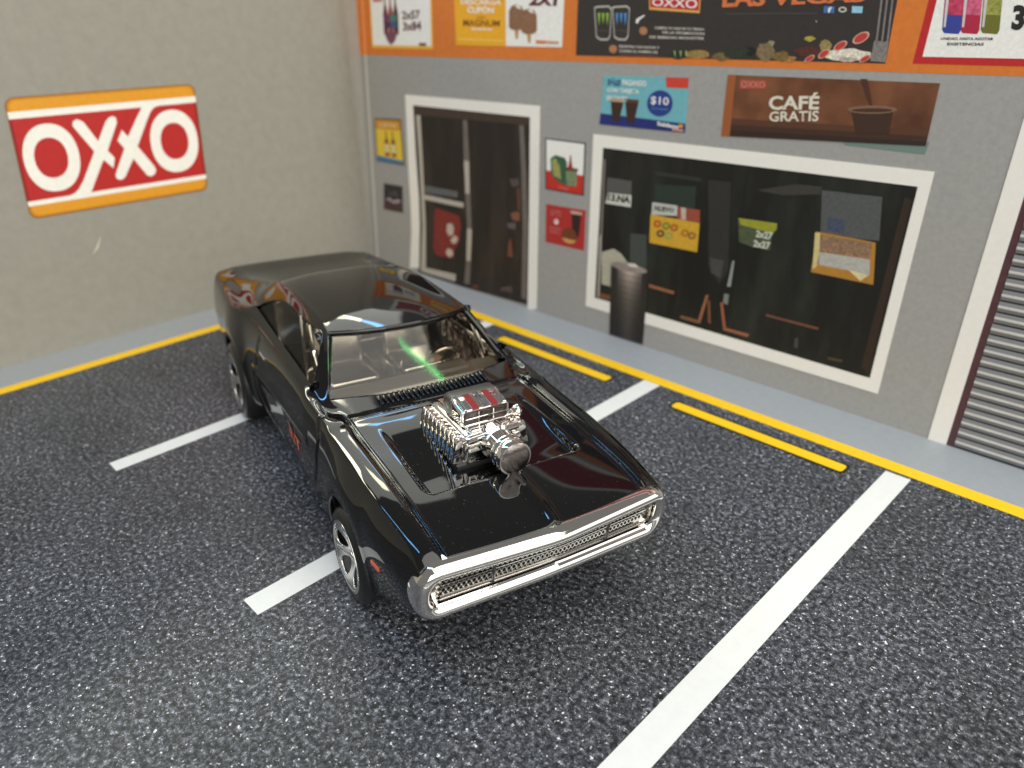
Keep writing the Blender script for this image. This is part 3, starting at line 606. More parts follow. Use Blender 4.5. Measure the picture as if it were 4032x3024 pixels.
# ------------------------------------------------------------------ printed litter bin in front of the window
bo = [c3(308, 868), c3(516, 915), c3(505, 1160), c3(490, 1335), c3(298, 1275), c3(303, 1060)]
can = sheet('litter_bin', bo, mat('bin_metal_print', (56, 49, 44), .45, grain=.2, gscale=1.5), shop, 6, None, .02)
tag(can, 'tall dark metal litter bin standing before the window', 'bin')
bq_ = [c3(308, 868), c3(516, 915), c3(492, 1333), c3(298, 1273)]
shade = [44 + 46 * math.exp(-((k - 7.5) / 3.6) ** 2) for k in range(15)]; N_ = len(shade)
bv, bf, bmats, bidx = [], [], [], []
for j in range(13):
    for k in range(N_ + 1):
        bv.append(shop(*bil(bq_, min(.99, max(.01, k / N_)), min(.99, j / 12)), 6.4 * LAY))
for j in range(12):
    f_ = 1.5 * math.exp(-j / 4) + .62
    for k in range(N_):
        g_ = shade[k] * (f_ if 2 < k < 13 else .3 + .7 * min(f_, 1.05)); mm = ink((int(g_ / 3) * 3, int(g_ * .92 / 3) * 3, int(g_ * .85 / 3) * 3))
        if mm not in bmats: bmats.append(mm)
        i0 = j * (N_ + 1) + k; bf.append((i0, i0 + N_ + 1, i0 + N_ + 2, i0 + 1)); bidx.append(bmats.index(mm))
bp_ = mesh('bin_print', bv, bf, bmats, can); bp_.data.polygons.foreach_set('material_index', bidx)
sheet('bin_rim', [c3(412 + 106 * math.cos(t) - 8 * math.sin(t), 889 + 24 * math.cos(t) + 22 * math.sin(t)) for t in np.linspace(0, 6.1, 24)], mat('bin_rim', (150, 138, 128), .4, grain=.3, gscale=5), shop, 6.8, can)
sheet('bin_lid_glint', [c3(400, 862), c3(450, 866), c3(470, 890), c3(420, 884)], ink((214, 206, 198)), shop, 7.1, can)

# ------------------------------------------------------------------ roller shutter at the right end
shut = empty('roller_shutter', shop(24, 0))
tag(shut, 'grey metal roller shutter in a white and dark red surround at the right end', 'shutter')
part(sheet('shutter_surround', [(20.94, .0), (21.33, .0), (21.42, 7.3), (25.7, 7.3), (25.7, 7.6), (21.03, 7.6)], frame_white, shop, 3, None, .03), shut)
part(sheet('shutter_guide', [(21.33, .0), (21.50, .0), (21.58, 7.28), (21.41, 7.28)], mat('guide_red', (84, 52, 56), .5, grain=.15, gscale=5), shop, 2), shut)
slat_m = bpy.data.materials.new('slat_print'); slat_m.use_nodes = True
_b = slat_m.node_tree.nodes['Principled BSDF']; _b.inputs['Roughness'].default_value = .38; _b.inputs['Base Color'].default_value = (.24, .24, .245, 1); _b.inputs['Metallic'].default_value = .25
slat_hi = mat('slat_edge_print', (206, 203, 196), .4, grain=.1, gscale=3)
slat_dk = mat('slat_groove_print', (40, 42, 46), .5, grain=.1, gscale=3)
base_me = None
part(sheet('shutter_back', rect(21.5, .0, 25.7, 7.28), slat_dk, shop, 1), shut)
sv, sf, smi = [], [], []
prof = [(.0, .010), (.03, .022), (.075, .034), (.105, .040), (.13, .036), (.175, .022), (.21, .010)]
for (dz, off) in prof:
    for X in (21.5, 25.6): sv.append(shop(X, dz, off) - shop(21.5, 0, 0))
for i in range(len(prof) - 1):
    sf.append((2 * i, 2 * i + 1, 2 * i + 3, 2 * i + 2)); smi.append(1 if i in (2, 3) else 0)
sme = bpy.data.meshes.new('slat'); sme.from_pydata(sv, [], sf); sme.materials.append(slat_m); sme.materials.append(slat_hi)
sme.polygons.foreach_set('material_index', smi)
for k in range(29):
    o = bpy.data.objects.new('slat', sme); COL.objects.link(o); o.parent = shut
    o.location = shop(21.49 + .01 * (.06 + .245 * k), .06 + .245 * k, .008) - shut.location

# ================================================================== the toy car
HEAD = R(-15.0263); ROLL = R(-2.1233)
f0 = Vector((math.cos(HEAD), math.sin(HEAD), 0)); l0 = Vector((-math.sin(HEAD), math.cos(HEAD), 0)); zz = Vector((0, 0, 1))
l1 = l0 * math.cos(ROLL) + zz * math.sin(ROLL); z1 = zz * math.cos(ROLL) - l0 * math.sin(ROLL)
car = empty('toy_car')
car.matrix_world = Matrix(((f0.x, l1.x, z1.x, 13.93658), (f0.y, l1.y, z1.y, -9.23624), (f0.z, l1.z, z1.z, 0), (0, 0, 0, 1)))
tag(car, 'glossy black toy muscle car with chrome blower through its hood', 'toy car')

def paint_mat():
    m = bpy.data.materials.new('black_gloss_paint'); m.use_nodes = True; b = m.node_tree.nodes['Principled BSDF']
    b.inputs['Base Color'].default_value = (.0035, .0035, .0038, 1); b.inputs['Roughness'].default_value = .035
    b.inputs['Specular IOR Level'].default_value = .55
    nt = m.node_tree; tc = nt.nodes.new('ShaderNodeTexCoord')       # a little dust on the paint
    vo = nt.nodes.new('ShaderNodeTexNoise'); vo.inputs['Scale'].default_value = 26; vo.inputs['Detail'].default_value = 2
    r_ = nt.nodes.new('ShaderNodeValToRGB'); e = r_.color_ramp.elements; e[0].position = .70; e[0].color = (.0035, .0035, .0038, 1); e[1].position = .78; e[1].color = (.06, .06, .058, 1)
    nt.links.new(tc.outputs['Object'], vo.inputs['Vector']); nt.links.new(vo.outputs[0], r_.inputs[0]); nt.links.new(r_.outputs[0], b.inputs['Base Color'])
    return m
paint = paint_mat()
chrome = mat('vacuum_chrome', (.86, .83, .79), 
 .055, 1., bump=.05, gscale=6, linear=True)
dull_chrome = mat('interior_chrome', (.76, .73, .68), .16, 1., linear=True)
rubber = mat('tyre_plastic', (.012, .012, .012), .32, linear=True)
rim_m = mat('rim_chrome', (.74, .73, .70), .24, 1., linear=True)
hole_m = mat('rim_recess', (.01, .01, .011), .4, linear=True)
base_m = mat('chassis_plastic', (.012, .012, .013), .45, linear=True)

def L(a, b, t): return tuple(a[i] + (b[i] - a[i]) * t for i in range(3))
# rows front to rear: c0 centre, c1, c2 hood groove or screen edge, c3 fender or roof rail, cB belt inside, c4 shoulder, c5 side, c6 low side, c7 sill or arch edge
ROWS = [
 [(4.93,0,2.25),(4.90,.85,2.25),(4.82,1.66,2.25),(4.81,1.84,2.24),None,(4.80,2.13,2.12),(4.72,2.19,1.80),(4.62,2.16,1.48),(4.50,2.04,1.2)],
 [(4.45,0,2.35),(4.43,.85,2.35),(4.38,1.67,2.33),(4.37,1.86,2.36),None,(4.35,2.15,2.26),(4.30,2.28,1.85),(4.25,2.25,1.35),(4.15,2.12,.95)],
 [(3.62,0,2.43),(3.62,.85,2.44),(3.60,1.68,2.42),(3.60,1.88,2.46),None,(3.58,2.20,2.37),(3.60,2.36,1.95),(3.52,2.34,1.35),(3.48,2.26,.80)],
 [(3.10,0,2.47),(3.10,.85,2.48),(3.10,1.69,2.46),(3.10,1.89,2.50),None,(3.08,2.22,2.41),(3.18,2.38,1.98),(3.30,2.39,1.35),(3.34,2.36,.82)],
 [(2.75,0,2.50),(2.75,.85,2.51),(2.75,1.69,2.49),(2.75,1.89,2.52),None,(2.74,2.23,2.44),(2.86,2.39,2.08),(2.98,2.42,1.74),(3.02,2.41,1.52)],
 [(2.20,0,2.54),(2.20,.85,2.55),(2.20,1.70,2.52),(2.20,1.90,2.55),None,(2.20,2.24,2.47),(2.25,2.39,2.20),(2.28,2.42,1.98),(2.28,2.41,1.83)],
 [(1.65,0,2.58),(1.65,.85,2.59),(1.65,1.71,2.55),(1.65,1.91,2.58),None,(1.66,2.24,2.50),(1.68,2.38,2.10),(1.58,2.41,1.74),(1.54,2.40,1.52)],
 [(1.30,0,2.61),(1.30,.85,2.61),(1.28,1.71,2.58),(1.28,1.91,2.61),None,(1.26,2.24,2.53),(1.28,2.37,2.00),(1.26,2.38,1.35),(1.24,2.36,.82)],
 [(1.12,0,2.62),(1.08,.85,2.62),(.97,1.72,2.60),(.92,1.92,2.63),None,(.88,2.24,2.56),(.88,2.36,2.00),(.88,2.36,1.35),(.88,2.28,.72)],
 [(.64,0,2.72),(.53,.88,2.72),(.223,1.85,2.70),(.14,1.98,2.70),(.10,2.06,2.69),(.08,2.24,2.62),(.15,2.36,2.00),(.15,2.36,1.35),(.15,2.28,.70)],
 [(-.38,0,3.63),(-.47,.80,3.625),(-.80,1.475,3.585),(-.90,1.57,3.51),(-.22,2.00,2.80),(-.40,2.22,2.68),(-.50,2.35,2.02),(-.50,2.35,1.35),(-.50,2.27,.70)],
 [(-1.30,0,3.74),(-1.35,.80,3.73),(-1.50,1.45,3.645),(-1.55,1.585,3.53),(-1.35,1.99,2.83),(-1.40,2.21,2.70),(-1.40,2.33,2.03),(-1.40,2.33,1.35),(-1.40,2.25,.70)],
 [(-2.70,0,3.79),(-2.70,.80,3.77),(-2.80,1.46,3.655),(-2.75,1.61,3.50),(-2.70,1.97,2.85),(-2.75,2.20,2.72),(-2.75,2.34,2.05),(-2.75,2.34,1.35),(-2.75,2.26,.72)],
 [(-3.80,0,3.74),(-3.80,.80,3.72),(-3.80,1.47,3.60),(-3.72,1.66,3.36),(-3.85,1.95,2.88),(-3.90,2.22,2.75),(-3.90,2.37,2.05),(-3.90,2.37,1.35),(-3.90,2.30,.76)],
 [(-4.40,0,3.66),(-4.40,.80,3.64),(-4.40,1.48,3.52),(-4.42,1.83,3.12),(-4.75,1.95,2.94),(-4.60,2.28,2.79),(-4.42,2.42,2.08),(-4.32,2.45,1.35),(-4.28,2.42,.85)],
 [(-5.00,0,3.44),(-5.00,.80,3.43),(-5.00,1.50,3.38),(-5.00,1.80,3.12),(-5.00,1.97,2.95),(-5.00,2.34,2.82),(-4.78,2.50,2.25),(-4.62,2.55,1.90),(-4.60,2.54,1.68)],
 [(-5.70,0,3.08),(-5.70,.80,3.07),(-5.70,1.50,3.16),(-5.70,1.72,3.03),(-5.65,2.02,2.92),(-5.55,2.38,2.84),(-5.45,2.54,2.44),(-5.40,2.58,2.18),(-5.40,2.57,2.02)],
 [(-6.40,0,2.90),(-6.40,.80,2.90),(-6.40,1.55,3.02),(-6.40,1.76,2.93),(-6.35,2.04,2.88),(-6.30,2.38,2.81),(-6.05,2.53,2.30),(-6.18,2.56,1.90),(-6.20,2.55,1.68)],
 [(-7.10,0,2.84),(-7.10,.80,2.84),(-7.10,1.60,2.91),(-7.10,1.80,2.86),(-7.05,2.04,2.83),(-7.00,2.36,2.76),(-6.70,2.50,2.12),(-6.55,2.52,1.40),(-6.52,2.50,.85)],
 [(-8.00,0,2.80),(-8.00,.80,2.80),(-8.00,1.60,2.82),(-8.00,1.80,2.80),(-8.00,2.02,2.78),(-8.00,2.30,2.68),(-8.00,2.42,2.05),(-8.00,2.40,1.45),(-8.00,2.30,.95)],
 [(-8.85,0,2.80),(-8.85,.80,2.80),(-8.82,1.60,2.79),(-8.80,1.80,2.77),(-8.78,1.98,2.74),(-8.75,2.18,2.62),(-8.72,2.28,2.02),(-8.70,2.26,1.50),(-8.68,2.15,1.05)],
 [(-9.02,0,2.66),(-9.02,.80,2.66),(-9.00,1.55,2.65),(-8.98,1.74,2.62),(-8.96,1.90,2.58),(-8.92,2.04,2.46),(-8.90,2.10,2.00),(-8.88,2.08,1.55),(-8.86,1.98,1.15)],
]
NET = []
for i_, r_ in enumerate(ROWS):
    c0, c1_, c2_, c3_, cB, c4_, c5_, c6_, c7_ = r_
    if 1 <= i_ <= 8: c3_ = (c3_[0], c3_[1], c3_[2] + .025); c4_ = (c4_[0], c4_[1] - .02, c4_[2] + .02); c0 = (c0[0], c0[1], c0[2] + .02)
    if cB is None:
        cB = L(c3_, c4_, .55); cB = (cB[0], cB[1], cB[2] + .035)
    cb1 = L(c1_, c2_, .78)
    NET.append([c0, c1_, cb1, c2_, c3_, cB, c4_, c5_, c6_, c7_])
NR, NC = len(NET), 10
# index of a net vertex; side -1 (car's right), +1 (left)
def vid(i, j): return i * (2 * NC - 1) + (NC - 1) + j          # j from -(NC-1) to NC-1
verts = [None] * (NR * (2 * NC - 1))
for i in range(NR):
    for j in range(NC):
        x, y, z = NET[i][j]
        verts[vid(i, j)] = (x, y, z); verts[vid(i, -j)] = (x, -y, z)
def is_open(i, j):                                             # window openings between rows i, i+1 and columns j, j+1
    if i == 9 and j in (0, 1, 2): return True                  # windscreen
    if i in (10, 11, 12, 13) and j == 4: return True           # side windows
    return False
faces = []; wind = []; sidew = {-1: [], 1: []}
for i in range(NR - 1):
    for j in range(NC - 1):
        for s in (1, -1):
            q_ = (vid(i, s * j), vid(i + 1, s * j), vid(i + 1, s * (j + 1)), vid(i, s * (j + 1)))
            if s > 0: q_ = q_[::-1]
            if is_open(i, j):
                (wind if i == 9 else sidew[s]).append(q_)
            else: faces.append(q_)
CREASE = {}
def crease(i0, j0, i1, j1, w_):
    for s in (1, -1): CREASE[tuple(sorted((vid(i0, s * j0), vid(i1, s * j1))))] = w_
for i in range(0, 8):
    crease(i, 3, i + 1, 3, .75); crease(i, 4, i + 1, 4, .55)
for i in range(8, 20): crease(i, 6, i + 1, 6, .25)
for i in range(0, 8): crease(i, 6, i + 1, 6, .35)
for j in range(0, 3): crease(8, j, 8, j + 1, .35)
for i in range(9, 14): crease(i, 4, i + 1, 4, .35)
VCREASE = [vid(9, s * 3) for s in (1, -1)] + [vid(10, s * 3) for s in (1, -1)] + [vid(i, s * j) for s in (1, -1) for (i, j) in ((10, 5), (14, 5), (14, 4))]
def subdivide(vs, fs, levels, creases=None, vcreases=(), limit=True, name='tmp'):
    """Catmull-Clark surface that passes through the given points; returns (co, faces)"""
    used = sorted({k for f in fs for k in f}); remap = {k: n for n, k in enumerate(used)}
    tgt = np.array([vs[k] for k in used]); ctl = tgt.copy()
    fs2 = [tuple(remap[k] for k in f) for f in fs]
    me = bpy.data.meshes.new(name); me.from_pydata([tuple(p) for p in ctl], [], fs2); me.update()
    if creases:
        at = me.attributes.new('crease_edge', 'FLOAT', 'EDGE')
        for e in me.edges:
            a, b = e.vertices; k = tuple(sorted((used[a], used[b])))
            if k in creases: at.data[e.index].value = creases[k]
    if vcreases:
        at = me.attributes.new('crease_vert', 'FLOAT', 'POINT')
        for k in vcreases:
            if k in remap: at.data[remap[k]].value = 1.
    o = bpy.data.objects.new(name, me); COL.objects.link(o)
    md = o.modifiers.new('s', 'SUBSURF'); md.render_levels = levels; md.quality = 3; md.use_limit_surface = True; md.boundary_smooth = 'PRESERVE_CORNERS'
    md.levels = 2
    for it in range(7 if limit else 0):
        me.vertices.foreach_set('co', ctl.ravel()); me.update()
        dg = bpy.context.evaluated_depsgraph_get(); dg.update()
        ev = o.evaluated_get(dg); em = ev.to_mesh()
        cc = np.empty(len(em.vertices) * 3); em.vertices.foreach_get('co', cc); cc = cc.reshape(-1, 3)[:len(ctl)]; ev.to_mesh_clear()
        ctl = ctl + (tgt - cc) * .9
    md.levels = levels; me.vertices.foreach_set('co', ctl.ravel()); me.update()
    dg = bpy.context.evaluated_depsgraph_get(); dg.update()
    res = bpy.data.meshes.new_from_object(o.evaluated_get(dg))
    bpy.data.objects.remove(o)
    return res
def sstep(a, b, x): t = np.clip((x - a) / (b - a), 0, 1); return t * t * (3 - 2 * t)

LEVELS = 4
bme = subdivide(verts, faces, LEVELS, CREASE, VCREASE, True, 'body')
n = len(bme.vertices); co_ = np.empty(n * 3); bme.vertices.foreach_get('co', co_); co_ = co_.reshape(-1, 3)
nr_ = np.empty(n * 3); bme.vertices.foreach_get('normal', nr_) if False else None
x, y, z = co_[:, 0].copy(), co_[:, 1].copy(), co_[:, 2].copy(); ay = np.abs(y)
up = (z > 2.15) & (ay < 1.95) & (x > .9)                       # the hood
# sunken panels either side of the blower, deepest at their front wall
qx = np.abs(x - 2.45) - (1.13 - .2); qy = ay - (1.43 - .2)
sdf = np.hypot(np.maximum(qx, 0), np.maximum(qy, 0)) + np.minimum(np.maximum(qx, qy), 0) - .2
dep = .15 * sstep(1.3, 3.2, x) * sstep(0, -.11, sdf)
co_[:, 2] -= np.where(up, dep, 0)
# raised spine on the hood nose, groove between hood and fender
co_[:, 2] += np.where(up & (x > 3.5), .075 * np.clip(1 - ay / .13, 0, 1) * sstep(3.55, 3.7, x), 0)
yg = 1.745 + (4.8 - x) * .012
co_[:, 2] -= np.where(up, .05 * np.exp(-((ay - yg) / .028) ** 2), 0)
# rear edge of the hood
xh = 1.02 - .10 * (ay / 1.7) ** 2
co_[:, 2] -= np.where((ay < 1.72) & (z > 2.3), .03 * np.exp(-((x - xh) / .03) ** 2), 0)
# door and fender gaps on the flanks
side = (ay > 2.05) & (z < 2.72)
def gap(pts, wd, dp):
    d = np.full(n, 9.)
    for (xa, za), (xb, zb) in zip(pts[:-1], pts[1:]):
        vx, vz = xb - xa, zb - za; t = np.clip(((x - xa) * vx + (z - za) * vz) / (vx * vx + vz * vz), 0, 1)
        d = np.minimum(d, np.hypot(x - xa - t * vx, z - za - t * vz))
    co_[:, 1] -= np.where(side, np.sign(y) * dp * np.exp(-(d / wd) ** 2), 0)
gap([(.68, 2.75), (.90, 2.3), (.84, 1.7), (.40, 1.1), (-.3, .88)], .035, .05)
gap([(-3.35, 2.8), (-3.5, 2.5), (-3.62, 1.9), (-3.85, 1.3), (-3.5, .98), (-3.0, .88), (-.3, .88)], .035, .05)
# pressed crease along the doors
co_[:, 1] += np.where(side & (x < .3) & (x > -4), np.sign(y) * .03 * np.exp(-((z - 1.9 - .05 * (x + 2)) / .10) ** 2), 0)
bme.vertices.foreach_set('co', co_.ravel()); bme.update(); bme.name = 'body'
body = link('body', bme, paint, car, True)
sl = body.modifiers.new('shell', 'SOLIDIFY'); sl.thickness = .12; sl.offset = -1; sl.use_even_offset = False

# ---- glass
def glass_mat(nm, ior):
    m = bpy.data.materials.new(nm); m.use_nodes = True; nt = m.node_tree
    for nd in list(nt.nodes):
        if nd.type == 'BSDF_PRINCIPLED': nt.nodes.remove(nd)
    out = nt.nodes['Material Output']
    tr = nt.nodes.new('ShaderNodeBsdfTransparent'); tr.inputs[0].default_value = (.80, .77, .71, 1)
    gl = nt.nodes.new('ShaderNodeBsdfGlossy'); gl.inputs['Roughness'].default_value = .06; gl.inputs[0].default_value = (1, .98, .95, 1)
    fr = nt.nodes.new('ShaderNodeFresnel'); fr.inputs[0].default_value = ior
    mx = nt.nodes.new('ShaderNodeMixShader'); nt.links.new(fr.outputs[0], mx.inputs[0]); nt.links.new(tr.outputs[0], mx.inputs[1]); nt.links.new(gl.outputs[0], mx.inputs[2])
    nt.links.new(mx.outputs[0], out.inputs[0]); return m
glaz = glass_mat('smoked_glazing', 1.47); side_glaz = glass_mat('side_glazing', 1.16)
def offset_mesh(me, d):
    k = len(me.vertices); c = np.empty(k * 3); me.vertices.foreach_get('co', c); c = c.reshape(-1, 3)
    nn = np.array([v_.normal[:] for v_ in me.vertices]); me.vertices.foreach_set('co', (c + nn * d).ravel()); me.update()
wm = subdivide(verts, wind, 3, None, [vid(9, 3), vid(9, -3), vid(10, 3), vid(10, -3)], True, 'windscreen'); offset_mesh(wm, -.085)
link('windscreen', wm, glaz, car, True)
for s in (-1, 1):
    g_ = subdivide(verts, sidew[s], 2, None, [vid(i, s * j) for (i, j) in ((10, 4), (10, 5), (14, 5), (14, 4))], True, 'side_window'); offset_mesh(g_, -.04)
    link('side_window', g_, side_glaz, car, True)

# ---- small generic solids in car space
def bevel_box(bm, c, s, bev=.03, seg=2, rot=None, taper=None):
    r_ = bmesh.ops.create_cube(bm, size=1); vs = r_['verts']
    for v_ in vs:
        v_.co = Vector((v_.co.x * s[0], v_.co.y * s[1], v_.co.z * s[2]))
        if taper and v_.co.z > 0: v_.co.x *= taper[0]; v_.co.y *= taper[1]
        if rot is not None: v_.co = rot @ v_.co
        v_.co += Vector(c)
    if bev:
        es = {e for v_ in vs for e in v_.link_edges}
        bmesh.ops.bevel(bm, geom=list(es), offset=bev, segments=seg, affect='EDGES', profile=.6)
def lathe(bm, prof, axis_o, axis_d, n=40, caps=True):
    d = Vector(axis_d).normalized(); a = d.orthogonal().normalized(); b = d.cross(a); o = Vector(axis_o); rings = []
    for (t, r_) in prof:
        rings.append([bm.verts.new(o + d * t + (a * math.cos(2 * math.pi * k / n) + b * math.sin(2 * math.pi * k / n)) * r_) for k in range(n)])
    for A, B in zip(rings[:-1], rings[1:]):
        for k in range(n): bm.faces.new((A[k], A[(k + 1) % n], B[(k + 1) % n], B[k]))
    if caps and prof[0][1] > 1e-4: bm.faces.new(rings[0][::-1])
    if caps and prof[-1][1] > 1e-4: bm.faces.new(rings[-1])
def tube(bm, pts, r_, n=8):
    pts = [Vector(p_) for p_ in pts]; rings = []
    for i, p_ in enumerate(pts):
        d = (pts[min(i + 1, len(pts) - 1)] - pts[max(i - 1, 0)]).normalized(); a = d.cross(Vector((0, 0, 1)))
        if a.length < .01: a = d.cross(Vector((1, 0, 0)))
        a.normalize(); b = d.cross(a)
        rings.append([bm.verts.new(p_ + (a * math.cos(2 * math.pi * k / n) + b * math.sin(2 * math.pi * k / n)) * r_) for k in range(n)])
    for A, B in zip(rings[:-1], rings[1:]):
        for k in range(n): bm.faces.new((A[k], A[(k + 1) % n], B[(k + 1) % n], B[k]))
    bm.faces.new(rings[0][::-1]); bm.faces.new(rings[-1])

# ---- wheels
def wheel(x, side_, Rw, Wd, yo, front):
    zc = Rw - side_ * yo * math.sin(ROLL) + .004
    t = empty('wheel'); t.parent = car; t.location = (x, side_ * yo, zc)
    bm = bmesh.new(); d = (0, side_, 0); rr_ = Rw * .76
    lathe(bm, [(-.02, rr_ - .02), (.02, rr_), (0.03, rr_ + .03), (.0, Rw * .90), (-.05, Rw * .97), (-.12, Rw), (-Wd + .1, Rw), (-Wd, Rw * .95), (-Wd, rr_ * .7)], (0, 0, 0), d, 56, False)
    bm_obj('tyre', bm, rubber, t, True, 35)
    # rim disc with five rounded openings
    cu2 = bpy.data.curves.new('rim', 'CURVE'); cu2.dimensions = '2D'; cu2.fill_mode = 'BOTH'; cu2.extrude = .008; cu2.bevel_depth = .012; cu2.bevel_resolution = 2; cu2.resolution_u = 5
    def spl(pts):
        s_ = cu2.splines.new('BEZIER'); s_.bezier_points.add(len(pts) - 1); s_.use_cyclic_u = True
        for b_, p_ in zip(s_.bezier_points, pts): b_.co = (p_[0], p_[1], 0); b_.handle_left_type = b_.handle_right_type = 'AUTO'
    spl([(rr_ * .97 * math.cos(a), rr_ * .97 * math.sin(a)) for a in np.linspace(0, 2 * math.pi, 17)[:-1]])
    for k in range(5):
        a = 2 * math.pi * k / 5 + .35
        hp = []
        for ph in np.linspace(0, 2 * math.pi, 15)[:-1]:
            rad = rr_ * (.575 + .275 * math.cos(ph)); tang = rr_ * (.25 + .085 * math.cos(ph)) * math.sin(ph)
            hp.append((rad * math.cos(a) - tang * math.sin(a), rad * math.sin(a) + tang * math.cos(a)))
        spl(hp)
    to = bpy.data.objects.new('rim', cu2); COL.objects.link(to); dg = bpy.context.evaluated_depsgraph_get(); dg.update()
    rm = bpy.data.meshes.new_from_object(to.evaluated_get(dg)); bpy.data.objects.remove(to); rm.materials.clear()
    b2 = bmesh.new(); b2.from_mesh(rm); bmesh.ops.triangulate(b2, faces=[f_ for f_ in b2.faces if len(f_.verts) > 4])
    for _k in range(2): bmesh.ops.subdivide_edges(b2, edges=[e_ for e_ in b2.edges if e_.calc_length() > .12], cuts=1)
    bmesh.ops.triangulate(b2, faces=b2.faces); b2.to_mesh(rm); b2.free()
    for v_ in rm.vertices:
        a_, b_, c_ = v_.co; rad = math.hypot(a_, b_) / rr_
        v_.co = (a_, side_ * (c_ - .30 * rr_ * max(0, .90 - max(rad, .16))), b_)
    if side_ > 0: rm.flip_normals()
    ro = link('rim', rm, rim_m, t, True); rm.set_sharp_from_angle(angle=R(40))
    bm = bmesh.new(); lathe(bm, [(.0, rr_ * .89), (.022, rr_ * .90), (.03, rr_ * .94), (.026, rr_ * .985), (-.01, rr_ * 1.0)], (0, 0, 0), d, 56, False); bm_obj('rim_lip', bm, rim_m, t, True, 60)
    bm = bmesh.new(); lathe(bm, [(-.46, 0), (-.46, rr_ * .9), (-.03, rr_ * .98)], (0, 0, 0), d, 40, False); bm_obj('rim_recess', bm, hole_m, t, True)
    bm = bmesh.new(); lathe(bm, [(-.28, .11), (-.13, .10), (-.115, .08), (-.11, 0)], (0, 0, 0), d, 20); bm_obj('hub_cap', bm, rim_m, t, True, 40)
    return t
for s in (-1, 1):
    wheel(2.28, s, .86, .62, 2.40, True)
    wheel(-5.42, s, .98, .80, 2.58, False)

# ---- chassis: base plate and dark inner arches
bm = bmesh.new()
bevel_box(bm, (-2.4, 0, .66), (12.0, 3.3, .25), .05)
bevel_box(bm, (-1.6, 0, .85), (5.0, 4.3, .5), .06)
bevel_box(bm, (3.7, 0, 1.6), (1.2, 3.6, .4), .06)
bevel_box(bm, (2.28, 0, 1.35), (2.6, 3.2, 1.2), .06)
bevel_box(bm, (-5.4, 0, 1.45), (2.8, 3.2, 1.4), .06)
bevel_box(bm, (-8.0, 0, 1.3), (1.8, 4.0, .9), .06)
for xw, zw in ((2.28, .9), (-5.42, 1.0)): tube(bm, [(xw, -2.2, zw), (xw, 2.2, zw)], .09)
bm_obj('chassis', bm, base_m, car, False)
bm = bmesh.new(); bevel_box(bm, (-8.9, 0, 1.85), (.12, 4.0, 1.45), .04); bm_obj('tail_panel', bm, chrome, car)

# ---- chrome nose: bumper loop, grille
def nose(y_, w_):                                  # w_ 0 bottom, 1 top; the nose is swept back to the sides like a shallow V
    a = min(1, abs(y_) / 2.2); zb = 1.46 - .16 * a; zt_ = 2.13 - .02 * a
    ys_ = math.sqrt(y_ * y_ + .02) - .14
    return Vector((5.10 - .20 * ys_ / 2.06 - .12 * (1 - w_), y_, zb + (zt_ - zb) * w_))
HW = 2.12
loop = []
def seg(a, b, n_): return [(a[0] + (b[0] - a[0]) * k / n_, a[1] + (b[1] - a[1]) * k / n_) for k in range(n_)]
rw, rh = .27, .47                                  # corner radii in y and w
loop += seg((-HW + rw, .0), (HW - rw, .0), 36)
loop += [(HW - rw + rw * math.sin(t), rh - rh * math.cos(t)) for t in np.linspace(0, math.pi / 2, 9)[:-1]]
loop += seg((HW, rh), (HW, 1 - rh), 3)
loop += [(HW - rw + rw * math.cos(t), 1 - rh + rh * math.sin(t)) for t in np.linspace(0, math.pi / 2, 9)[:-1]]
loop += seg((HW - rw, 1.), (-HW + rw, 1.), 36)
loop += [(-HW + rw - rw * math.sin(t), 1 - rh + rh * math.cos(t)) for t in np.linspace(0, math.pi / 2, 9)[:-1]]
loop += seg((-HW, 1 - rh), (-HW, rh), 3)
loop += [(-HW + rw - rw * math.cos(t), rh - rh * math.sin(t)) for t in np.linspace(0, math.pi / 2, 9)[:-1]]
N = len(loop); bm = bmesh.new(); rings = []
sect = [(.08, -.42), (.125, -.22), (.125, -.09), (.10, .0), (.045, .06), (-.03, .07), (-.09, .035), (-.125, -.04), (-.13, -.16)]
for k, (yy, ww) in enumerate(loop):
    P0 = nose(yy, ww); a = nose(*loop[(k + 1) % N]) - nose(*loop[k - 1]); a.normalize()
    nrm = Vector((0, a.z, -a.y)); nrm.normalize()          # outward in the face plane
    rings.append([bm.verts.new(P0 + nrm * o_ + Vector((d_, 0, 0))) for (o_, d_) in sect])
for k in range(N):
    A, B = rings[k], rings[(k + 1) % N]
    for m_ in range(len(sect) - 1): bm.faces.new((A[m_], A[m_ + 1], B[m_ + 1], B[m_]))
bumper = bm_obj('front_bumper', bm, chrome, car, True, 60)
bm = bmesh.new(); prev = None
for k in range(49):
    yy = -HW + .02 + (2 * HW - .04) * k / 48
    cur = [bm.verts.new(nose(yy, w_) + Vector((-.15, 0, 0))) for w_ in (0, .5, 1)]
    if prev:
        for m_ in range(2): bm.faces.new((prev[m_], cur[m_], cur[m_ + 1], prev[m_ + 1]))
    prev = cur
grille = bm_obj('grille', bm, mat('grille_backing', (.55, .53, .49), .16, 1., linear=True), car, True)
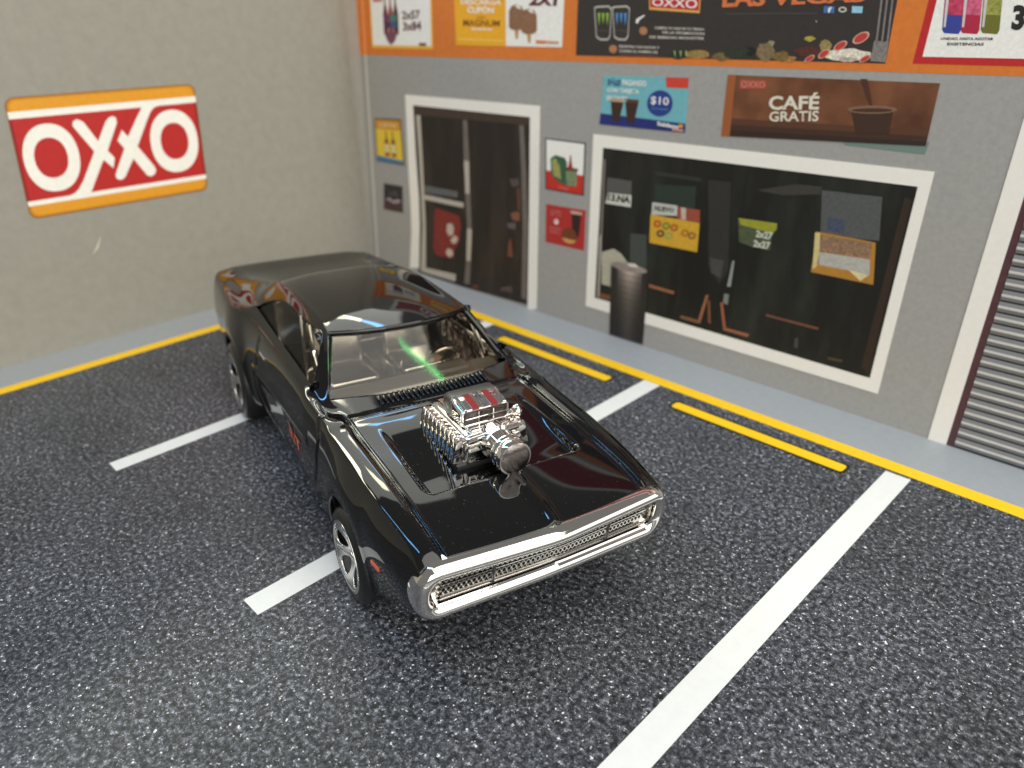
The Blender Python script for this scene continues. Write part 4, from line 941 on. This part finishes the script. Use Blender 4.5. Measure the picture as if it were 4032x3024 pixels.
def bar(name, w_, hgt, x_in, y0, y1, m_, parent):
    bm = bmesh.new(); prev = None
    for k in range(41):
        yy = y0 + (y1 - y0) * k / 40; P0 = nose(yy, w_)
        cur = [bm.verts.new(P0 + Vector((x_in + dx, 0, dz))) for dx, dz in ((-.12, -hgt / 2), (-.01, -hgt / 2), (.01, -hgt / 5), (.01, hgt / 5), (-.01, hgt / 2), (-.12, hgt / 2))]
        if prev:
            for m2 in range(5): bm.faces.new((prev[m2], cur[m2], cur[m2 + 1], prev[m2 + 1]))
        prev = cur
    return bm_obj(name, bm, m_, parent, True, 30)
YE = 1.84
bar('grille_bar', .34, .04, -.055, -YE, YE, chrome, grille)
bar('grille_bar', .25, .035, -.06, -YE, YE, chrome, grille)
bar('grille_bar', .62, .025, -.07, -YE, YE, chrome, grille)
bar('grille_bar', .86, .022, -.08, -YE, YE, chrome, grille)
bar('grille_sill', .14, .08, -.02, -YE - .06, YE + .06, chrome, grille)
for yy in (-1.02, 1.02):
    bm = bmesh.new(); tube(bm, [nose(yy, .26) + Vector((-.07, 0, 0)), nose(yy, .84) + Vector((-.07, 0, 0))], .03); bm_obj('grille_divider', bm, mat('grille_dark', (.03, .03, .03), .3, linear=True), grille, True)
bm = bmesh.new()                                    # two rows of honeycomb cells
for row, w_ in enumerate((.49, .745)):
    for k in range(46):
        yy = -YE + .05 + (2 * YE - .1) * (k + .5 * row) / 46; P0 = nose(yy, w_) + Vector((-.065, 0, 0)); rad = .052; inn, out_, bk = [], [], []
        for m_ in range(6):
            t = math.pi / 6 + m_ * math.pi / 3
            out_.append(bm.verts.new(P0 + Vector((0, rad * .78 * math.cos(t), rad * math.sin(t)))))
            inn.append(bm.verts.new(P0 + Vector((.0, .66 * rad * .78 * math.cos(t), .66 * rad * math.sin(t)))))
            bk.append(bm.verts.new(P0 + Vector((-.09, .4 * rad * math.cos(t), .4 * rad * math.sin(t)))))
        for m_ in range(6):
            q2 = (m_ + 1) % 6; bm.faces.new((out_[m_], out_[q2], inn[q2], inn[m_])); bm.faces.new((inn[m_], inn[q2], bk[q2], bk[m_])).material_index = 1
        bm.faces.new(bk).material_index = 1
hc = bm_obj('honeycomb', bm, [mat('honeycomb_chrome', (.75, .72, .66), .16, 1., linear=True), mat('honeycomb_hole', (.012, .010, .008), .4, linear=True)], grille); hc['kind'] = 'stuff'

# ---- cowl louvres
bm = bmesh.new()
def top_z(x_, y_): return float(np.mean(co_[np.argsort((co_[:, 0] - x_) ** 2 + (co_[:, 1] - y_) ** 2 + np.where(co_[:, 2] < 2.2, 9, 0))[:4], 2]))
for k in range(23):
    yy = -1.06 + 2.12 * k / 22; xa, xb = .93 - .06 * yy * yy, .64 - .07 * yy * yy; za, zb_ = top_z(xa, yy), top_z(xb, yy)
    bevel_box(bm, ((xa + xb) / 2, yy, (za + zb_) / 2 + .02), (xa - xb, .055, .09), .024, 2, Matrix.Rotation(math.atan2(zb_ - za, xa - xb), 3, 'Y'))
lv = bm_obj('cowl_louvres', bm, paint, car, True); lv['kind'] = 'stuff'

# ---- blower engine
eng = empty('blower_engine'); eng.parent = car; eng.location = (2.3, 0, 2.5)
def eobj(name, bm, m_, smooth=True, sharp=40):
    bmesh.ops.translate(bm, verts=bm.verts, vec=-eng.location); return bm_obj(name, bm, m_, eng, smooth, sharp)
bm = bmesh.new()                                    # ribbed case
bevel_box(bm, (2.32, 0, 2.66), (1.40, 1.16, .52), .07, 3, None, (1, .80))
for k in range(9):
    xx = 1.70 + k * .155
    for s in (-1, 1):
        bevel_box(bm, (xx, s * .585, 2.66), (.118, .20, .46), .04, 2, Matrix.Rotation(R(s * 10), 3, 'X'))
bevel_box(bm, (2.32, 0, 2.93), (1.30, .72, .10), .03, 2)
eobj('blower_case', bm, chrome)
bm = bmesh.new()                                    # black gasket round the foot
bevel_box(bm, (2.32, 0, 2.38), (1.50, 1.36, .12), .05, 2); eobj('engine_gasket', bm, base_m)
# scoop: wedge with three mouths, two rows
def loft(bm, secs):
    rr2 = [[bm.verts.new(p_) for p_ in s_] for s_ in secs]
    for A, B in zip(rr2[:-1], rr2[1:]):
        k_ = len(A)
        for m_ in range(k_): bm.faces.new((A[m_], A[(m_ + 1) % k_], B[(m_ + 1) % k_], B[m_]))
    bm.faces.new(rr2[0][::-1]); bm.faces.new(rr2[-1])
def rsec(x_, hw_, z0, z1_, r_=.08, slope=0):
    o_ = []
    for (cy_, cz_, s_) in ((hw_ - r_, z1_ - r_, 0), (-hw_ + r_, z1_ - r_, 90), (-hw_ + r_ * .6, z0 + r_ * .6, 180), (hw_ - r_ * .6, z0 + r_ * .6, 270)):
        for k in range(5):
            t = R(s_ + 22.5 * k); q3 = r_ if s_ < 180 else r_ * .6
            o_.append(Vector((x_ + slope * (cz_ - z0), cy_ + q3 * math.cos(t), cz_ + q3 * math.sin(t))))
    return o_
bm = bmesh.new()
loft(bm, [rsec(2.2, .42, 2.96, 3.30), rsec(2.40, .44, 2.96, 3.325), rsec(2.60, .45, 2.96, 3.285), rsec(2.78, .45, 2.96, 3.235)])
bmesh.ops.bevel(bm, geom=[e for e in bm.edges if all(abs(v_.co.x - 2.78) < .02 for v_ in e.verts)], offset=.02, segments=2, affect='EDGES')
scoop = eobj('intake_scoop', bm, chrome)
bm = bmesh.new(); loft(bm, [rsec(1.92, .30, 2.97, 3.12), rsec(2.02, .40, 2.965, 3.25), rsec(2.16, .45, 2.96, 3.335), rsec(2.40, .455, 2.955, 3.345)])
eobj('scoop_hood', bm, mat('scoop_grey', (.16, .155, .15), .3, .6, linear=True))
red_st = mat('scoop_red', (.22, .022, .022), .3, coat=.5, linear=True)
for yc in (-.17, .18):
    bm = bmesh.new(); hw_ = .06
    P_ = [(2.405, 3.330), (2.60, 3.291), (2.77, 3.243)]
    rr2 = [[bm.verts.new((a_, yc - hw_, b_)), bm.verts.new((a_, yc + hw_, b_)), bm.verts.new((a_, yc + hw_, b_ - .03)), bm.verts.new((a_, yc - hw_, b_ - .03))] for a_, b_ in P_]
    for A, B in zip(rr2[:-1], rr2[1:]):
        for m_ in range(4): bm.faces.new((A[m_], A[(m_ + 1) % 4], B[(m_ + 1) % 4], B[m_]))
    bm.faces.new(rr2[0][::-1]); bm.faces.new(rr2[-1]); eobj('red_stripe', bm, red_st, False, None)
for yc in (-.36, .005, .36):
    bm = bmesh.new(); P_ = [(2.41, 3.328), (2.60, 3.287), (2.77, 3.238)]
    tube(bm, [(a_, yc, b_ - .004) for a_, b_ in P_], .035, 8); eobj('scoop_rib', bm, chrome)
bm = bmesh.new(); bevel_box(bm, (2.785, 0, 3.095), (.02, .80, .235), .006, 1); eobj('mouth_plate', bm, mat('mouth_dark', (.035, .02, .016), .25, linear=True))
mouth = mat('intake_mouth', (.02, .012, .010), .25, linear=True)
for r3, zz_ in enumerate((3.15, 3.045)):
    for k in range(3):
        bm = bmesh.new(); lathe(bm, [(-.01, .001), (.004, .07), (.012, .09), (.008, .10), (-.02, .10)], (0, 0, 0), (1, 0, 0), 18)
        for v_ in bm.verts: v_.co = Vector((v_.co.x + 2.795, v_.co.y * 1.45 - .25 + .25 * k, v_.co.z * .55 + zz_))
        eobj('intake_mouth', bm, mouth, True, 60)
bm = bmesh.new(); bevel_box(bm, (2.805, 0, 3.098), (.03, .78, .018), .006, 1); bevel_box(bm, (2.80, 0, 2.982), (.035, .82, .03), .008, 1)
for yc in (-.135, .135): bevel_box(bm, (2.802, yc, 3.098), (.03, .022, .19), .006, 1)
eobj('mouth_lip', bm, chrome)
bm = bmesh.new()                                    # drive snout and pulley
lathe(bm, [(0, .30), (.18, .30), (.22, .25), (.42, .23), (.46, .29), (.52, .30), (.56, .28), (.60, .30), (.72, .30), (.76, .285), (.765, .22), (.745, .20), (.74, 0)], (2.95, .03, 2.75), (1, 0, -.04), 40)
eobj('drive_snout', bm, chrome)
bm = bmesh.new(); lathe(bm, [(0, .262), (.02, .255), (.045, .20), (.055, .10), (.058, 0)], (3.70, .03, 2.719), (1, 0, -.04), 32); eobj('pulley_face', bm, mat('pulley_dark', (.34, .30, .28), .2, 1., bump=.25, gscale=8, linear=True))
bm = bmesh.new(); bevel_box(bm, (3.10, -.05, 2.92), (.14, .95, .09), .03, 2, Matrix.Rotation(R(4), 3, 'X')); bevel_box(bm, (3.06, 0, 2.62), (.12, 1.0, .32), .05, 2); eobj('drive_plate', bm, chrome)
bm = bmesh.new(); lathe(bm, [(0, 0), (.0, .06), (.05, .11), (.12, .12), (.17, .08), (.19, 0)], (2.72, .53, 2.98), (.3, 1, .1), 20); eobj('fuel_fitting', bm, chrome)

# ---- trim on the flanks, laid on the skin of the body
silver = mat('silver_tampo', (.7, .69, .66), .25, .8, linear=True)
orange_t = mat('orange_tampo', (.62, .13, .06), .4, linear=True)
def skin(x_, z_):                                  # half width of the body at a point of its flank
    near = np.argsort((co_[:, 0] - x_) ** 2 + (co_[:, 2] - z_) ** 2 + np.where(np.abs(co_[:, 1]) < 1.9, 9, 0))[:6]
    return float(np.abs(co_[near, 1]).max())
for s in (-1, 1):
    bm = bmesh.new(); bevel_box(bm, (-3.12, s * (skin(-3.12, 2.38) + .005), 2.38), (.40, .03, .07), .012, 2); bm_obj('door_handle', bm, silver, body)
    ya, yb = skin(3.52, 1.53), skin(3.9, 1.53)
    bm = bmesh.new(); bevel_box(bm, (3.62, s * ((ya + yb) / 2 + .012), 1.52), (.26, .03, .075), .008, 1, Matrix.Rotation(-s * math.atan2(ya - yb, .38), 3, 'Z')); bm_obj('side_marker', bm, orange_t, body)
def flank(a, b, off=0.): return Vector((a, -skin(a, b) - .012 - off * .3, b))
bq = [(-1.05, 1.74), (-.25, 1.74), (-.25, 1.42), (-1.05, 1.42)]
text('badge', 'R/T', bq, orange_t, flank, 0, body, .04)

# ---- interior
bm = bmesh.new(); bevel_box(bm, (-2.2, 0, 1.75), (5.2, 3.9, .12), .03); bm_obj('cabin_floor', bm, dull_chrome, car)
bm = bmesh.new(); bevel_box(bm, (.05, 0, 2.45), (.62, 3.5, .42), .12, 3); bevel_box(bm, (-.1, .72, 2.62), (.4, .8, .2), .08, 2); bm_obj('dashboard', bm, mat('dash_grey', (.30, .28, .25), .35, .7, linear=True), car, True, 40)
for s in (-1, 1):
    st = empty('seat'); st.parent = car; st.location = (-2.1, s * .82, 1.8)
    bm = bmesh.new(); bevel_box(bm, (.1, 0, .22), (1.2, 1.12, .34), .12, 3); bm_obj('seat_cushion', bm, dull_chrome, st, True, 40)
    bm = bmesh.new(); rt_ = Matrix.Rotation(R(-14), 3, 'Y')
    bevel_box(bm, (-.55, 0, .75), (.28, 1.12, 1.15), .1, 3, rt_)
    for k in range(6): bevel_box(bm, (-.37 - .045 * k, 0, .36 + .155 * k), (.10, .92, .08), .03, 2, rt_)
    bm_obj('seat_back', bm, dull_chrome, st, True, 40)
bm = bmesh.new()
for s in (-1, 1): tube(bm, [(-2.9, s * 1.45, 1.8), (-2.95, s * 1.40, 3.2), (-2.95, s * 1.1, 3.5)], .05)
tube(bm, [(-2.95, -1.15, 3.48), (-2.95, 1.15, 3.48)], .05); tube(bm, [(-2.9, -1.4, 1.9), (-2.95, 1.35, 3.25)], .045); tube(bm, [(-2.9, 1.4, 2.4), (-2.9, -1.4, 2.4)], .045)
tube(bm, [(-1.0, -.05, 1.8), (-1.1, -.05, 2.6)], .045)
bm_obj('roll_cage', bm, dull_chrome, car, True, 50)
bm = bmesh.new(); c_ = Vector((-.62, .82, 2.60)); axd = Vector((-.86, 0, .5)).normalized(); a_ = Vector((0, 1, 0)); b_ = axd.cross(a_)
tube(bm, [c_ + (a_ * math.cos(t) + b_ * math.sin(t)) * .37 for t in np.linspace(0, 2 * math.pi, 25)], .045)
for t in (.3, 2.84, 4.71): tube(bm, [c_ - axd * .05, c_ + (a_ * math.cos(t) + b_ * math.sin(t)) * .35], .035)
tube(bm, [c_, c_ - axd * .45], .06); bm_obj('steering_wheel', bm, mat('wheel_chrome', (.6, .52, .42), .2, 1., linear=True), car, True, 50)
bm = bmesh.new(); bevel_box(bm, (-4.15, 0, 2.55), (.12, 3.4, 1.5), .04); bm_obj('rear_bulkhead', bm, dull_chrome, car)

for s in (-1, 1):
    bm = bmesh.new(); bevel_box(bm, (-.62, s * 1.72, 2.7), (.14, .10, 1.2), .03, 2, Matrix.Rotation(R(-36), 3, 'Y')); bm_obj('screen_pillar', bm, dull_chrome, car, True, 40)
    bm = bmesh.new(); bevel_box(bm, (-2.1, s * 2.0, 2.25), (3.6, .12, .9), .04, 2)
    for k in range(7): bevel_box(bm, (-.8 - .36 * k, s * 1.92, 2.35), (.16, .10, .5), .03, 1)
    bm_obj('door_card', bm, dull_chrome, car, True, 40)
bm = bmesh.new(); bevel_box(bm, (-1.6, 0, 1.95), (2.4, .34, .4), .06, 2); bevel_box(bm, (-.9, .02, 2.35), (.06, .06, .6), .02, 1); bm_obj('centre_console', bm, dull_chrome, car, True, 40)
